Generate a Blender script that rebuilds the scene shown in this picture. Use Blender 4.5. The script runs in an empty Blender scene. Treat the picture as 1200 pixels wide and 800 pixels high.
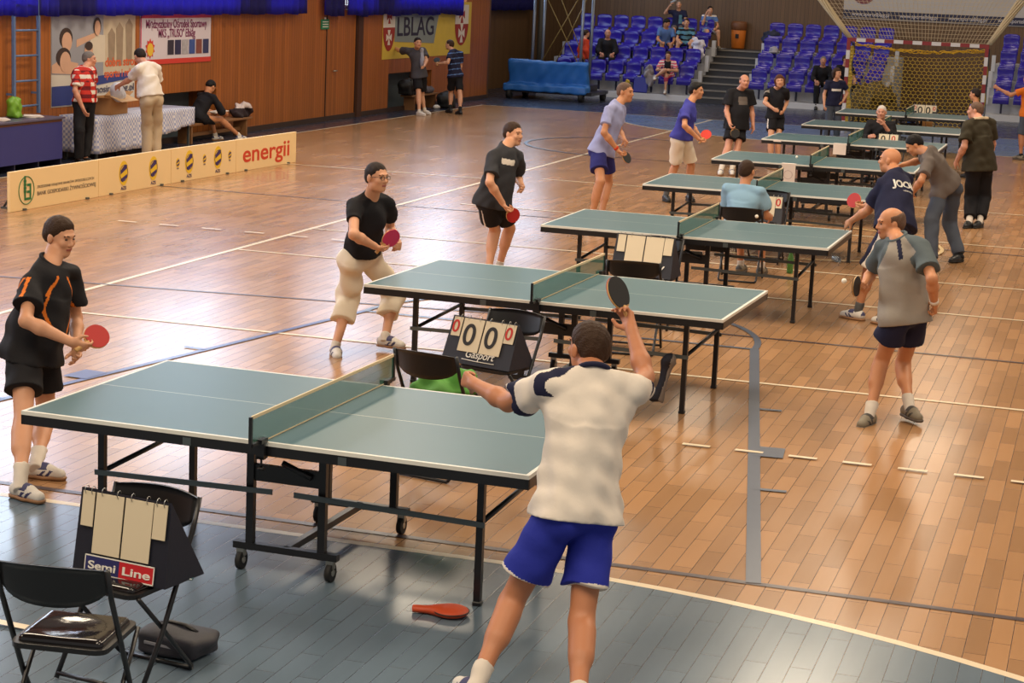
import bpy, math, random
import numpy as np
from mathutils import Vector, Matrix
from mathutils.bvhtree import BVHTree

SC = bpy.context.scene
COL = SC.collection
R = math.radians

# ------------------------------------------------------------------ camera
CAM = np.array([3.798, -9.1627, 3.0317])
PITCH, ROLL, YAW = R(10.633), R(-2.552), R(17.0)
FOCAL_PX = 2252.5                       # for a 1200 px wide frame


def setup_camera():
    rt = np.array([math.cos(YAW), math.sin(YAW), 0])
    hf = np.array([-math.sin(YAW), math.cos(YAW), 0])
    fw = hf * math.cos(PITCH) + np.array([0, 0, -math.sin(PITCH)])
    up = hf * math.sin(PITCH) + np.array([0, 0, math.cos(PITCH)])
    r2 = rt * math.cos(ROLL) - up * math.sin(ROLL)
    u2 = rt * math.sin(ROLL) + up * math.cos(ROLL)
    cd = bpy.data.cameras.new('camera')
    cd.sensor_width = 36
    cd.lens = FOCAL_PX / 1200 * 36
    cd.clip_end = 200
    co = bpy.data.objects.new('camera', cd)
    COL.objects.link(co)
    m = Matrix.Identity(4)
    for i in range(3):
        m[i][0], m[i][1], m[i][2], m[i][3] = r2[i], u2[i], -fw[i], CAM[i]
    co.matrix_world = m
    SC.camera = co


setup_camera()

# ------------------------------------------------------------------ light
SC.view_settings.view_transform = 'Standard'
SC.view_settings.look = 'None'
SC.view_settings.gamma = 1.0
SC.view_settings.use_curve_mapping = False
SC.view_settings.exposure = 0.27

world = bpy.data.worlds.new('hall_air')
SC.world = world
world.use_nodes = True
world.node_tree.nodes['Background'].inputs[0].default_value = (1.0, 0.95, 0.90, 1)
world.node_tree.nodes['Background'].inputs[1].default_value = 0.29


def area_light(name, loc, size, direction, power, color):
    l = bpy.data.lights.new(name, 'AREA')
    l.shape = 'RECTANGLE'
    l.size, l.size_y = size
    l.energy = power
    l.color = color
    o = bpy.data.objects.new(name, l)
    COL.objects.link(o)
    o.location = loc
    o.rotation_euler = Vector(direction).to_track_quat('-Z', 'Y').to_euler()
    return o


# daylight through the high windows of the left wall (above the curtains)
for i in range(7):
    area_light('window_daylight', (-11.55, 2 + i * 6.6, 4.6), (4.4, 3.4), (1, 0, -0.18), 135, (0.62, 0.77, 1.0))
# lamp panels under the roof
for i in range(5):
    for x in (-6.5, 0.0, 6.5):
        area_light('roof_lamp', (x, -6 + i * 12.0, 8.6), (1.6, 5.0), (0, 0, -1), 410 if i < 3 else 150, (1.0, 0.83, 0.62))

# ------------------------------------------------------------------ helpers
def tag(o, label=None, cat=None, group=None, kind=None):
    if label: o['label'] = label
    if cat: o['category'] = cat
    if group: o['group'] = group
    if kind: o['kind'] = kind
    return o


def thing(name, label, cat, loc=(0, 0, 0), rz=0.0, group=None):
    o = bpy.data.objects.new(name, None)
    o.empty_display_size = 0.1
    COL.objects.link(o)
    o.location = loc
    o.rotation_euler = (0, 0, rz)
    return tag(o, label, cat, group)


def kids(o):
    return [c for c in ALLKIDS.get(o.name, [])]


ALLKIDS = {}


def setparent(o, p):
    if p is not None:
        o.parent = p
        ALLKIDS.setdefault(p.name, []).append(o)


def copy_tree(o, parent=None):
    c = o.copy()
    COL.objects.link(c)
    c.parent = parent
    if parent is not None:
        ALLKIDS.setdefault(parent.name, []).append(c)
    for ch in list(ALLKIDS.get(o.name, [])):
        copy_tree(ch, c)
    return c


def dup(o, loc, rz=0.0, label=None, group=None):
    c = copy_tree(o)
    c.location = loc
    c.rotation_euler = (0, 0, rz)
    if label: c['label'] = label
    if group: c['group'] = group
    return c


MATS = {}


def mat(name, color, rough=0.6, metal=0.0, bump=0.0, bscale=40.0, var=0.0, vscale=3.0, spec=0.5, alpha=1.0, trans=0.0, emit=0.0, coat=0.0):
    if name in MATS: return MATS[name]
    m = bpy.data.materials.new(name)
    m.use_nodes = True
    nt = m.node_tree
    b = nt.nodes['Principled BSDF']
    b.inputs['Base Color'].default_value = (*color, 1)
    b.inputs['Roughness'].default_value = rough
    b.inputs['Metallic'].default_value = metal
    b.inputs['Specular IOR Level'].default_value = spec
    b.inputs['Alpha'].default_value = alpha
    b.inputs['Transmission Weight'].default_value = trans
    b.inputs['Coat Weight'].default_value = coat
    if emit:
        b.inputs['Emission Color'].default_value = (*color, 1)
        b.inputs['Emission Strength'].default_value = emit
    tc = nt.nodes.new('ShaderNodeTexCoord')
    if var:
        n = nt.nodes.new('ShaderNodeTexNoise')
        n.inputs['Scale'].default_value = vscale
        n.inputs['Detail'].default_value = 4
        mx = nt.nodes.new('ShaderNodeMix')
        mx.data_type = 'RGBA'
        mx.inputs['A'].default_value = (*[c * (1 - var) for c in color], 1)
        mx.inputs['B'].default_value = (*[min(1, c * (1 + var)) for c in color], 1)
        nt.links.new(tc.outputs['Object'], n.inputs['Vector'])
        nt.links.new(n.outputs['Fac'], mx.inputs['Factor'])
        nt.links.new(mx.outputs['Result'], b.inputs['Base Color'])
    if bump:
        n = nt.nodes.new('ShaderNodeTexNoise')
        n.inputs['Scale'].default_value = bscale
        n.inputs['Detail'].default_value = 3
        bp = nt.nodes.new('ShaderNodeBump')
        bp.inputs['Strength'].default_value = bump
        bp.inputs['Distance'].default_value = 0.01
        nt.links.new(tc.outputs['Object'], n.inputs['Vector'])
        nt.links.new(n.outputs['Fac'], bp.inputs['Height'])
        nt.links.new(bp.outputs['Normal'], b.inputs['Normal'])
    MATS[name] = m
    return m


def mesh_object(name, verts, faces, mats, parent=None, smooth=False, mi=None):
    me = bpy.data.meshes.new(name)
    me.from_pydata([tuple(v) for v in verts], [], faces)
    for m in (mats if isinstance(mats, (list, tuple)) else [mats]): me.materials.append(m)
    if mi is not None: me.polygons.foreach_set('material_index', mi)
    if smooth: me.polygons.foreach_set('use_smooth', [True] * len(me.polygons))
    me.update()
    o = bpy.data.objects.new(name, me)
    COL.objects.link(o)
    setparent(o, parent)
    return o


def rotz(a):
    return np.array([[math.cos(a), -math.sin(a), 0], [math.sin(a), math.cos(a), 0], [0, 0, 1]])


def euler(rx=0, ry=0, rz=0):
    return np.array(Matrix.Rotation(rz, 3, 'Z') @ Matrix.Rotation(ry, 3, 'Y') @ Matrix.Rotation(rx, 3, 'X'))


def frame_from(w):
    w = np.asarray(w, float); w = w / np.linalg.norm(w)
    a = np.array([0, 0, 1.0]) if abs(w[2]) < 0.9 else np.array([1.0, 0, 0])
    u = np.cross(a, w); u /= np.linalg.norm(u)
    return u, np.cross(w, u), w


class MB:
    """collects shapes into one mesh"""

    def __init__(s):
        s.v, s.f, s.sm, s.mi = [], [], [], []

    def add(s, verts, faces, smooth=False, mi=0):
        b = len(s.v)
        s.v += [tuple(map(float, p)) for p in verts]
        s.f += [tuple(i + b for i in f) for f in faces]
        s.sm += [smooth] * len(faces)
        s.mi += [mi] * len(faces)
        return s

    def box(s, c, size, rot=None, bev=0.0, mi=0):
        hx, hy, hz = [d / 2 for d in size]
        if bev <= 0:
            P = [(x * hx, y * hy, z * hz) for z in (-1, 1) for y in (-1, 1) for x in (-1, 1)]
            F = [(0, 2, 3, 1), (4, 5, 7, 6), (0, 1, 5, 4), (2, 6, 7, 3), (0, 4, 6, 2), (1, 3, 7, 5)]
        else:
            b = min(bev, hx * .99, hy * .99, hz * .99)
            P, F = [], []
            ring = []
            for z, i in ((-hz, b), (-hz + b, 0), (hz - b, 0), (hz, b)):
                r = []
                for (x, y) in ((-hx + b, -hy + i), (hx - b, -hy + i), (hx - i, -hy + b), (hx - i, hy - b), (hx - b, hy - i), (-hx + b, hy - i), (-hx + i, hy - b), (-hx + i, -hy + b)):
                    r.append(len(P)); P.append((x, y, z))
                ring.append(r)
            F.append(tuple(reversed(ring[0]))); F.append(tuple(ring[3]))
            for a, c2 in zip(ring, ring[1:]):
                for k in range(8): F.append((a[k], a[(k + 1) % 8], c2[(k + 1) % 8], c2[k]))
        P = np.array(P)
        if rot is not None: P = P @ np.asarray(rot).T
        return s.add(P + np.asarray(c), F, False, mi)

    def tube(s, pts, r, n=8, closed=False, mi=0, caps=True):
        pts = [np.asarray(p, float) for p in pts]
        m = len(pts)
        rr = r if isinstance(r, (list, tuple)) else [r] * m
        P, F = [], []
        pu = None
        for i, p in enumerate(pts):
            if closed: t = pts[(i + 1) % m] - pts[i - 1]
            else: t = pts[min(i + 1, m - 1)] - pts[max(i - 1, 0)]
            t = t / (np.linalg.norm(t) + 1e-12)
            if pu is None: u, v, _ = frame_from(t)
            else:
                u = pu - t * np.dot(pu, t); u /= np.linalg.norm(u) + 1e-12; v = np.cross(t, u)
            pu = u
            for k in range(n):
                a = 2 * math.pi * k / n
                P.append(p + rr[i] * (u * math.cos(a) + v * math.sin(a)))
        for i in range(m if closed else m - 1):
            j = (i + 1) % m
            for k in range(n): F.append((i * n + k, i * n + (k + 1) % n, j * n + (k + 1) % n, j * n + k))
        if not closed and caps:
            F.append(tuple(reversed(range(n)))); F.append(tuple((m - 1) * n + k for k in range(n)))
        return s.add(P, F, True, mi)

    def cyl(s, a, b, r, n=14, mi=0):
        b0 = len(s.f)
        s.tube([a, b], r, n, mi=mi)
        for i in (-1, -2): s.sm[i] = False
        return s

    def ell(s, c, rad, n=14, mi=0, rot=None):
        P, F = [], []
        m = n // 2
        for i in range(m + 1):
            th = math.pi * i / m
            for k in range(n):
                ph = 2 * math.pi * k / n
                P.append((math.sin(th) * math.cos(ph), math.sin(th) * math.sin(ph), math.cos(th)))
        for i in range(m):
            for k in range(n): F.append((i * n + k, (i + 1) * n + k, (i + 1) * n + (k + 1) % n, i * n + (k + 1) % n))
        P = np.array(P) * np.asarray(rad)
        if rot is not None: P = P @ np.asarray(rot).T
        return s.add(P + np.asarray(c), F, True, mi)

    def lathe(s, prof, c=(0, 0, 0), n=20, mi=0, rot=None, smooth=True):
        P, F = [], []
        for (r, z) in prof:
            for k in range(n):
                a = 2 * math.pi * k / n
                P.append((r * math.cos(a), r * math.sin(a), z))
        for i in range(len(prof) - 1):
            for k in range(n): F.append((i * n + k, i * n + (k + 1) % n, (i + 1) * n + (k + 1) % n, (i + 1) * n + k))
        P = np.array(P)
        if rot is not None: P = P @ np.asarray(rot).T
        return s.add(P + np.asarray(c), F, smooth, mi)

    def prism(s, poly, thick, o=(0, 0, 0), u=(1, 0, 0), v=(0, 1, 0), mi=0):
        """extrude a 2-D outline (in the plane u, v at o) by thick along u x v"""
        u, v, o = np.asarray(u, float), np.asarray(v, float), np.asarray(o, float)
        w = np.cross(u, v)
        n = len(poly)
        P = [o + u * a + v * b for a, b in poly] + [o + u * a + v * b + w * thick for a, b in poly]
        F = [tuple(reversed(range(n))), tuple(range(n, 2 * n))] + [(i, (i + 1) % n, n + (i + 1) % n, n + i) for i in range(n)]
        return s.add(P, F, False, mi)

    def build(s, name, mats, parent=None, loc=None, rot=None):
        me = bpy.data.meshes.new(name)
        me.from_pydata(s.v, [], s.f)
        for m in (mats if isinstance(mats, (list, tuple)) else [mats]): me.materials.append(m)
        me.polygons.foreach_set('material_index', s.mi)
        me.polygons.foreach_set('use_smooth', s.sm)
        me.update()
        o = bpy.data.objects.new(name, me)
        COL.objects.link(o)
        setparent(o, parent)
        if loc is not None: o.location = loc
        if rot is not None: o.rotation_euler = rot
        return o


def disc(n=24, rx=1.0, ry=1.0):
    return [(rx * math.cos(2 * math.pi * k / n), ry * math.sin(2 * math.pi * k / n)) for k in range(n)]


def rrect(w, h, r, n=5):
    o = []
    for cx, cy, a0 in ((w / 2 - r, h / 2 - r, 0), (-w / 2 + r, h / 2 - r, 90), (-w / 2 + r, -h / 2 + r, 180), (w / 2 - r, -h / 2 + r, 270)):
        for k in range(n + 1):
            a = R(a0 + 90 * k / n)
            o.append((cx + r * math.cos(a), cy + r * math.sin(a)))
    return o


def text_mesh(name, body, size, m, parent, o, u, v, depth=0.002, bold=0.0, align='LEFT', width=None, shear=0.0):
    """lettering as a thin mesh in the plane (u, v) with its lower left corner at o"""
    cu = bpy.data.curves.new(name, 'FONT')
    cu.body = body
    cu.size = size
    cu.extrude = depth / 2
    cu.offset = bold * size
    cu.align_x = align
    cu.shear = shear
    t = bpy.data.objects.new(name, cu)
    COL.objects.link(t)
    bpy.context.view_layer.update()
    me = bpy.data.meshes.new_from_object(t.evaluated_get(bpy.context.evaluated_depsgraph_get()))
    bpy.data.objects.remove(t)
    n = len(me.vertices)
    co = np.empty(n * 3); me.vertices.foreach_get('co', co); co = co.reshape(-1, 3)
    if width:
        w = co[:, 0].max() - co[:, 0].min()
        co[:, 0] *= width / w
    u, v, o = np.asarray(u, float), np.asarray(v, float), np.asarray(o, float)
    w = np.cross(u, v)
    P = o + co[:, :1] * u + co[:, 1:2] * v + co[:, 2:] * w
    me.vertices.foreach_set('co', P.ravel())
    me.materials.clear(); me.materials.append(m)
    me.update()
    ob = bpy.data.objects.new(name, me)
    COL.objects.link(ob)
    setparent(ob, parent)
    return ob


# ------------------------------------------------------------------ implicit surfaces (bodies, clothes, soft goods)
class Field:
    def __init__(s, lo, hi, v):
        s.v = v
        s.lo = np.asarray(lo, float) - 4 * v
        s.n = np.ceil((np.asarray(hi, float) + 4 * v - s.lo) / v).astype(int) + 1
        s.F = np.full(s.n, 9.0, np.float32)

    def block(s, lo, hi):
        i0 = np.clip(np.floor((np.asarray(lo) - s.lo) / s.v).astype(int), 0, s.n - 1)
        i1 = np.clip(np.ceil((np.asarray(hi) - s.lo) / s.v).astype(int) + 1, 1, s.n)
        sl = tuple(slice(a, b) for a, b in zip(i0, i1))
        ax = [(s.lo[k] + s.v * np.arange(i0[k], i1[k])).astype(np.float32) for k in range(3)]
        return sl, ax[0][:, None, None], ax[1][None, :, None], ax[2][None, None, :]

    def put(s, sl, d, k, op):
        A = s.F[sl]
        k = max(k, 1e-4)
        if op == 'u':
            h = np.maximum(k - np.abs(A - d), 0) / k
            A[...] = np.minimum(A, d) - h * h * k * .25
        elif op == 's':
            h = np.maximum(k - np.abs(A + d), 0) / k
            A[...] = np.maximum(A, -d) + h * h * k * .25

    def run(s, prims):
        for (kind, a, k, op) in prims:
            pad = k + 3 * s.v
            if kind == 'rc':
                p, q, ra, rb = a
                r = max(ra, rb) + pad
                sl, X, Y, Z = s.block(np.minimum(p, q) - r, np.maximum(p, q) + r)
                b = q - p
                t = np.clip(((X - p[0]) * b[0] + (Y - p[1]) * b[1] + (Z - p[2]) * b[2]) / (b @ b + 1e-12), 0, 1)
                d = np.sqrt((X - p[0] - t * b[0]) ** 2 + (Y - p[1] - t * b[1]) ** 2 + (Z - p[2] - t * b[2]) ** 2) - (ra + (rb - ra) * t)
            elif kind == 'el':
                c, M, rad = a
                e = np.sqrt(((M.T * rad) ** 2).sum(1)) + pad
                sl, X, Y, Z = s.block(c - e, c + e)
                X, Y, Z = X - c[0], Y - c[1], Z - c[2]
                q = [X * M[i, 0] + Y * M[i, 1] + Z * M[i, 2] for i in range(3)]
                k0 = np.sqrt(sum((q[i] / rad[i]) ** 2 for i in range(3)))
                k1 = np.sqrt(sum((q[i] / rad[i] ** 2) ** 2 for i in range(3))) + 1e-6
                d = k0 * (k0 - 1) / k1
            elif kind == 'tu':
                p, q, u, r0, r1 = a
                rm = max(*r0, *r1) + pad
                sl, X, Y, Z = s.block(np.minimum(p, q) - rm, np.maximum(p, q) + rm)
                w = q - p; L = np.linalg.norm(w); w = w / L
                u = u - w * (u @ w); u = u / np.linalg.norm(u); vv = np.cross(w, u)
                X, Y, Z = X - p[0], Y - p[1], Z - p[2]
                pw = X * w[0] + Y * w[1] + Z * w[2]
                pu = X * u[0] + Y * u[1] + Z * u[2]
                pv = X * vv[0] + Y * vv[1] + Z * vv[2]
                t = np.clip(pw / L, 0, 1)
                rx = r0[0] + (r1[0] - r0[0]) * t; ry = r0[1] + (r1[1] - r0[1]) * t
                k0 = np.sqrt((pu / rx) ** 2 + (pv / ry) ** 2)
                k1 = np.sqrt((pu / rx ** 2) ** 2 + (pv / ry ** 2) ** 2) + 1e-4
                d = np.maximum(np.where(k0 < 0.05, -np.minimum(rx, ry), k0 * (k0 - 1) / k1), np.maximum(-pw, pw - L))
            elif kind == 'bx':
                c, M, h, r = a
                e = (np.abs(M.T) * h).sum(1) + r + pad
                sl, X, Y, Z = s.block(c - e, c + e)
                X, Y, Z = X - c[0], Y - c[1], Z - c[2]
                q = [np.abs(X * M[i, 0] + Y * M[i, 1] + Z * M[i, 2]) - h[i] for i in range(3)]
                d = np.sqrt(sum(np.maximum(g, 0) ** 2 for g in q)) + np.minimum(np.maximum(np.maximum(q[0], q[1]), q[2]), 0) - r
            s.put(sl, d, k, op)
        return s

    def coords(s):
        return [(s.lo[k] + s.v * np.arange(s.n[k])).astype(np.float32).reshape([-1 if i == k else 1 for i in range(3)]) for k in range(3)]

    def clip(s, p, n):
        X, Y, Z = s.coords()
        n = np.asarray(n, float) / np.linalg.norm(n)
        s.F = np.maximum(s.F, (X - p[0]) * n[0] + (Y - p[1]) * n[1] + (Z - p[2]) * n[2])
        return s

    def folds(s, amp, f=26.0, seed=0):
        X, Y, Z = s.coords()
        r = random.Random(seed)
        for _ in range(4):
            a = np.array([r.uniform(-1, 1), r.uniform(-1, 1), r.uniform(-.9, .9)]) * f
            b = np.array([r.uniform(-1, 1), r.uniform(-1, 1), r.uniform(-1, 1)]) * f * .6
            s.F = s.F + amp * np.sin(X * a[0] + Y * a[1] + Z * a[2] + r.uniform(0, 6)) * np.sin(X * b[0] + Y * b[1] + Z * b[2] + r.uniform(0, 6))
        return s

    def surface(s, smooth=1):
        F = s.F
        S = F < 0
        nx, ny, nz = F.shape
        cnt = np.zeros((nx - 1, ny - 1, nz - 1), np.int8)
        cor = [(a, b, c) for a in (0, 1) for b in (0, 1) for c in (0, 1)]
        for a, b, c in cor: cnt += S[a:nx - 1 + a, b:ny - 1 + b, c:nz - 1 + c]
        act = np.argwhere((cnt > 0) & (cnt < 8))
        if len(act) == 0: return np.zeros((0, 3)), np.zeros((0, 4), int)
        acc = np.zeros((len(act), 3)); w = np.zeros(len(act))
        val = {c: F[act[:, 0] + c[0], act[:, 1] + c[1], act[:, 2] + c[2]].astype(float) for c in cor}
        for c in cor:
            for ax in range(3):
                if c[ax] == 0:
                    d = list(c); d[ax] = 1; d = tuple(d)
                    A, B = val[c], val[d]
                    m = (A < 0) != (B < 0)
                    t = np.where(m, A / np.where(m, A - B, 1), 0)
                    P = np.array(c, float)[None] + t[:, None] * np.eye(3)[ax][None]
                    acc[m] += P[m]; w[m] += 1
        V = s.lo + s.v * (act + acc / w[:, None])
        vid = np.full(cnt.shape, -1, np.int64)
        vid[act[:, 0], act[:, 1], act[:, 2]] = np.arange(len(act))
        Q = []
        for ax in range(3):
            sl0 = [slice(None)] * 3; sl1 = [slice(None)] * 3
            sl0[ax] = slice(0, -1); sl1[ax] = slice(1, None)
            A = S[tuple(sl0)]; B = S[tuple(sl1)]
            E = np.argwhere(A != B)
            o1, o2 = (ax + 1) % 3, (ax + 2) % 3
            ok = (E[:, o1] > 0) & (E[:, o2] > 0) & (E[:, o1] < F.shape[o1] - 1) & (E[:, o2] < F.shape[o2] - 1)
            E = E[ok]
            q = []
            for da, db in ((-1, -1), (0, -1), (0, 0), (-1, 0)):
                c = E.copy(); c[:, o1] += da; c[:, o2] += db
                q.append(vid[c[:, 0], c[:, 1], c[:, 2]])
            q = np.stack(q, 1)
            flip = ~S[E[:, 0], E[:, 1], E[:, 2]]
            q[flip] = q[flip][:, ::-1]
            Q.append(q)
        Q = np.concatenate(Q)
        Q = Q[(Q >= 0).all(1)]
        for _ in range(smooth):
            e = np.concatenate([Q[:, [0, 1]], Q[:, [1, 2]], Q[:, [2, 3]], Q[:, [3, 0]]])
            n = np.bincount(e[:, 0], minlength=len(V)).astype(float)
            avg = np.stack([np.bincount(e[:, 0], weights=V[e[:, 1], k], minlength=len(V)) for k in range(3)], 1)
            avg = avg / np.maximum(n, 1)[:, None]
            V = np.where(n[:, None] > 0, V * .45 + avg * .55, V)
        return V, Q


def RC(a, b, ra, rb, k=.02, op='u'): return ('rc', (np.asarray(a, float), np.asarray(b, float), ra, rb), k, op)
def EL(c, rad, M=None, k=.03, op='u'): return ('el', (np.asarray(c, float), np.eye(3) if M is None else np.asarray(M, float), np.asarray(rad, float)), k, op)
def TU(p, q, u, r0, r1, k=.02, op='u'): return ('tu', (np.asarray(p, float), np.asarray(q, float), np.asarray(u, float), r0, r1), k, op)
def BX(c, h, r=.01, M=None, k=.01, op='u'): return ('bx', (np.asarray(c, float), np.eye(3) if M is None else np.asarray(M, float), np.asarray(h, float), r), k, op)


def bounds(prims):
    lo, hi = [], []
    for kind, a, k, op in prims:
        if kind == 'rc': r = max(a[2], a[3]); lo.append(np.minimum(a[0], a[1]) - r); hi.append(np.maximum(a[0], a[1]) + r)
        elif kind == 'el': e = np.sqrt(((a[1].T * a[2]) ** 2).sum(1)); lo.append(a[0] - e); hi.append(a[0] + e)
        elif kind == 'tu': r = max(*a[3], *a[4]); lo.append(np.minimum(a[0], a[1]) - r); hi.append(np.maximum(a[0], a[1]) + r)
        elif kind == 'bx': e = (np.abs(a[1].T) * a[2]).sum(1) + a[3]; lo.append(a[0] - e); hi.append(a[0] + e)
    return np.min(lo, 0), np.max(hi, 0)


def soft(name, prims, v, mats, parent, clips=(), folds=0.0, ff=26.0, seed=0, smooth=1, pred=None):
    lo, hi = bounds(prims)
    F = Field(lo, hi, v).run(prims)
    if folds: F.folds(folds, ff, seed)
    for p, n in clips: F.clip(p, n)
    V, Q = F.surface(smooth)
    return np_mesh(name, V, Q, mats, parent, None if pred is None else pred(V[Q].mean(1)))


def np_mesh(name, V, Q, mats, parent, mi=None):
    me = bpy.data.meshes.new(name)
    me.vertices.add(len(V)); me.vertices.foreach_set('co', np.ascontiguousarray(V, np.float32).ravel())
    me.loops.add(Q.size); me.loops.foreach_set('vertex_index', np.ascontiguousarray(Q, np.int32).ravel())
    me.polygons.add(len(Q)); me.polygons.foreach_set('loop_start', np.arange(0, Q.size, 4, dtype=np.int32))
    for m in (mats if isinstance(mats, (list, tuple)) else [mats]): me.materials.append(m)
    if mi is not None: me.polygons.foreach_set('material_index', np.asarray(mi, np.int32))
    me.polygons.foreach_set('use_smooth', np.ones(len(Q), bool))
    me.update(calc_edges=True)
    me.validate()
    o = bpy.data.objects.new(name, me)
    COL.objects.link(o)
    setparent(o, parent)
    return o

def S(r, g, b):
    f = lambda c: (c / 255 / 12.92) if c <= 10 else ((c / 255 + .055) / 1.055) ** 2.4
    return (f(r), f(g), f(b))


# ------------------------------------------------------------------ setting: floor
def plank_material(name, base, var, mortar, length, width, rough, along='y', contrast=1.0, noise=.25, spec=.5, rvar=.12, bumpy=.0):
    m = bpy.data.materials.new(name)
    m.use_nodes = True
    nt = m.node_tree; N = nt.nodes; L = nt.links
    b = N['Principled BSDF']
    tc = N.new('ShaderNodeTexCoord')
    sx = N.new('ShaderNodeSeparateXYZ'); L.new(tc.outputs['Object'], sx.inputs[0])
    cx = N.new('ShaderNodeCombineXYZ')
    if along == 'y': L.new(sx.outputs['Y'], cx.inputs[0]); L.new(sx.outputs['X'], cx.inputs[1])
    else:  # upright boards: length along z, across = x + y
        ad = N.new('ShaderNodeMath'); ad.operation = 'ADD'
        L.new(sx.outputs['X'], ad.inputs[0]); L.new(sx.outputs['Y'], ad.inputs[1])
        L.new(sx.outputs['Z'], cx.inputs[0]); L.new(ad.outputs[0], cx.inputs[1])
    br = N.new('ShaderNodeTexBrick')
    br.offset = .37; br.offset_frequency = 2
    br.inputs['Scale'].default_value = 1
    br.inputs['Brick Width'].default_value = length
    br.inputs['Row Height'].default_value = width
    br.inputs['Mortar Size'].default_value = .0024 if along == 'y' else .004
    br.inputs['Mortar Smooth'].default_value = .3
    br.inputs['Color1'].default_value = (*[c * (1 - var) for c in base], 1)
    br.inputs['Color2'].default_value = (*[min(1, c * (1 + var)) for c in base], 1)
    br.inputs['Mortar'].default_value = (*mortar, 1)
    L.new(cx.outputs[0], br.inputs['Vector'])
    ns = N.new('ShaderNodeTexNoise'); ns.inputs['Scale'].default_value = 1.0; ns.inputs['Detail'].default_value = 5
    mp = N.new('ShaderNodeMapping')
    mp.inputs['Scale'].default_value = (1.2, 9, 1) if along == 'y' else (1.0, 14, 1)
    L.new(cx.outputs[0], mp.inputs[0]); L.new(mp.outputs[0], ns.inputs['Vector'])
    mx = N.new('ShaderNodeMix'); mx.data_type = 'RGBA'; mx.blend_type = 'MULTIPLY'
    mx.inputs['Factor'].default_value = 1
    rp = N.new('ShaderNodeMapRange')
    rp.inputs['To Min'].default_value = 1 - noise; rp.inputs['To Max'].default_value = 1 + noise
    L.new(ns.outputs['Fac'], rp.inputs[0])
    L.new(br.outputs['Color'], mx.inputs['A']); L.new(rp.outputs[0], mx.inputs['B'])
    L.new(mx.outputs['Result'], b.inputs['Base Color'])
    n2 = N.new('ShaderNodeTexNoise'); n2.inputs['Scale'].default_value = .9; n2.inputs['Detail'].default_value = 6
    L.new(tc.outputs['Object'], n2.inputs['Vector'])
    r2 = N.new('ShaderNodeMapRange')
    r2.inputs['From Min'].default_value = .1; r2.inputs['From Max'].default_value = .9
    r2.inputs['To Min'].default_value = rough - rvar; r2.inputs['To Max'].default_value = rough + rvar
    L.new(n2.outputs['Fac'], r2.inputs[0]); L.new(r2.outputs[0], b.inputs['Roughness'])
    b.inputs['Specular IOR Level'].default_value = spec
    bp = N.new('ShaderNodeBump'); bp.inputs['Strength'].default_value = .25; bp.inputs['Distance'].default_value = .002 if along == 'y' else .01
    bp.invert = True
    L.new(br.outputs['Fac'], bp.inputs['Height']); L.new(bp.outputs['Normal'], b.inputs['Normal'])
    MATS[name] = m
    return m


WOODF = plank_material('parquet', S(167, 126, 88), .17, S(84, 58, 40), .55, .105, .21, noise=.10, rvar=.05, spec=.42)
ZONEF = plank_material('parquet_painted_grey_blue', S(96, 112, 126), .07, S(58, 64, 72), .75, .105, .20, noise=.10, rvar=.05)
ZONEFAR = plank_material('parquet_painted_blue', S(88, 112, 150), .06, S(60, 72, 90), .75, .105, .28, noise=.08)
DARKF = plank_material('surround_painted_dark_blue', S(50, 56, 74), .06, S(34, 36, 44), .75, .105, .26, noise=.10)
CLAD = plank_material('wood_cladding', S(158, 92, 38), .14, S(44, 24, 14), 30.0, .115, .45, along='z', noise=.22)
CLADB = plank_material('wood_cladding_back', S(98, 72, 46), .10, S(48, 34, 22), 30.0, .115, .5, along='z', noise=.2)

fl = MB()
fl.box((1.0, 16.5, -.06), (30, 62, .12))
tag(fl.build('floor', WOODF), kind='structure')

FLN = [0]


def paint(name, poly, m, z=None):
    """a painted area of the floor: a thin film with the outline poly"""
    FLN[0] += 1
    z = .0006 + .0003 * FLN[0] if z is None else z
    o = mesh_object(name, [(x, y, z) for x, y in poly], [tuple(range(len(poly)))], m)
    return tag(o, kind='structure')


def strip(name, pts, w, m, closed=False):
    FLN[0] += 1
    z = .0006 + .0003 * FLN[0]
    P, F = [], []
    n = len(pts)
    for i in range(n):
        a = np.array(pts[(i - 1) % n] if (closed or i) else pts[i], float)
        b = np.array(pts[(i + 1) % n] if (closed or i < n - 1) else pts[i], float)
        t = b - a; t /= np.linalg.norm(t) + 1e-9
        nn = np.array([-t[1], t[0]]) * w / 2
        p = np.array(pts[i], float)
        P += [(*(p + nn), z), (*(p - nn), z)]
    for i in range(n if closed else n - 1):
        j = (i + 1) % n
        F.append((2 * i, 2 * i + 1, 2 * j + 1, 2 * j))
    return tag(mesh_object(name, P, F, m), kind='structure')


def arc(cx, cy, r, a0, a1, n=40):
    return [(cx + r * math.cos(R(a0 + (a1 - a0) * i / n)), cy + r * math.sin(R(a0 + (a1 - a0) * i / n))) for i in range(n + 1)]


WLINE = mat('floor_paint_white', S(226, 208, 178), .3, var=.06, vscale=8)
BLINE = mat('floor_paint_slate', S(84, 92, 108), .28, var=.08, vscale=8)
DLINE = mat('floor_paint_dark', S(74, 62, 66), .3, var=.08, vscale=8)
NLINE = mat('floor_paint_blue_reflection', S(62, 72, 122), .28, var=.08, vscale=8)  # left side of the key: bluish floor reflection painted into the line colour

# goal areas (handball): near one round the camera, far one before the goal
GX, GY0, GY1 = -.6, -5.8, 35.8


def dzone(gy, s, r):
    a = arc(GX + 1.5, gy, r, 0, 90 * s, 30)
    b = arc(GX - 1.5, gy, r, 90 * s, 180 * s, 30)
    return a + b


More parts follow.
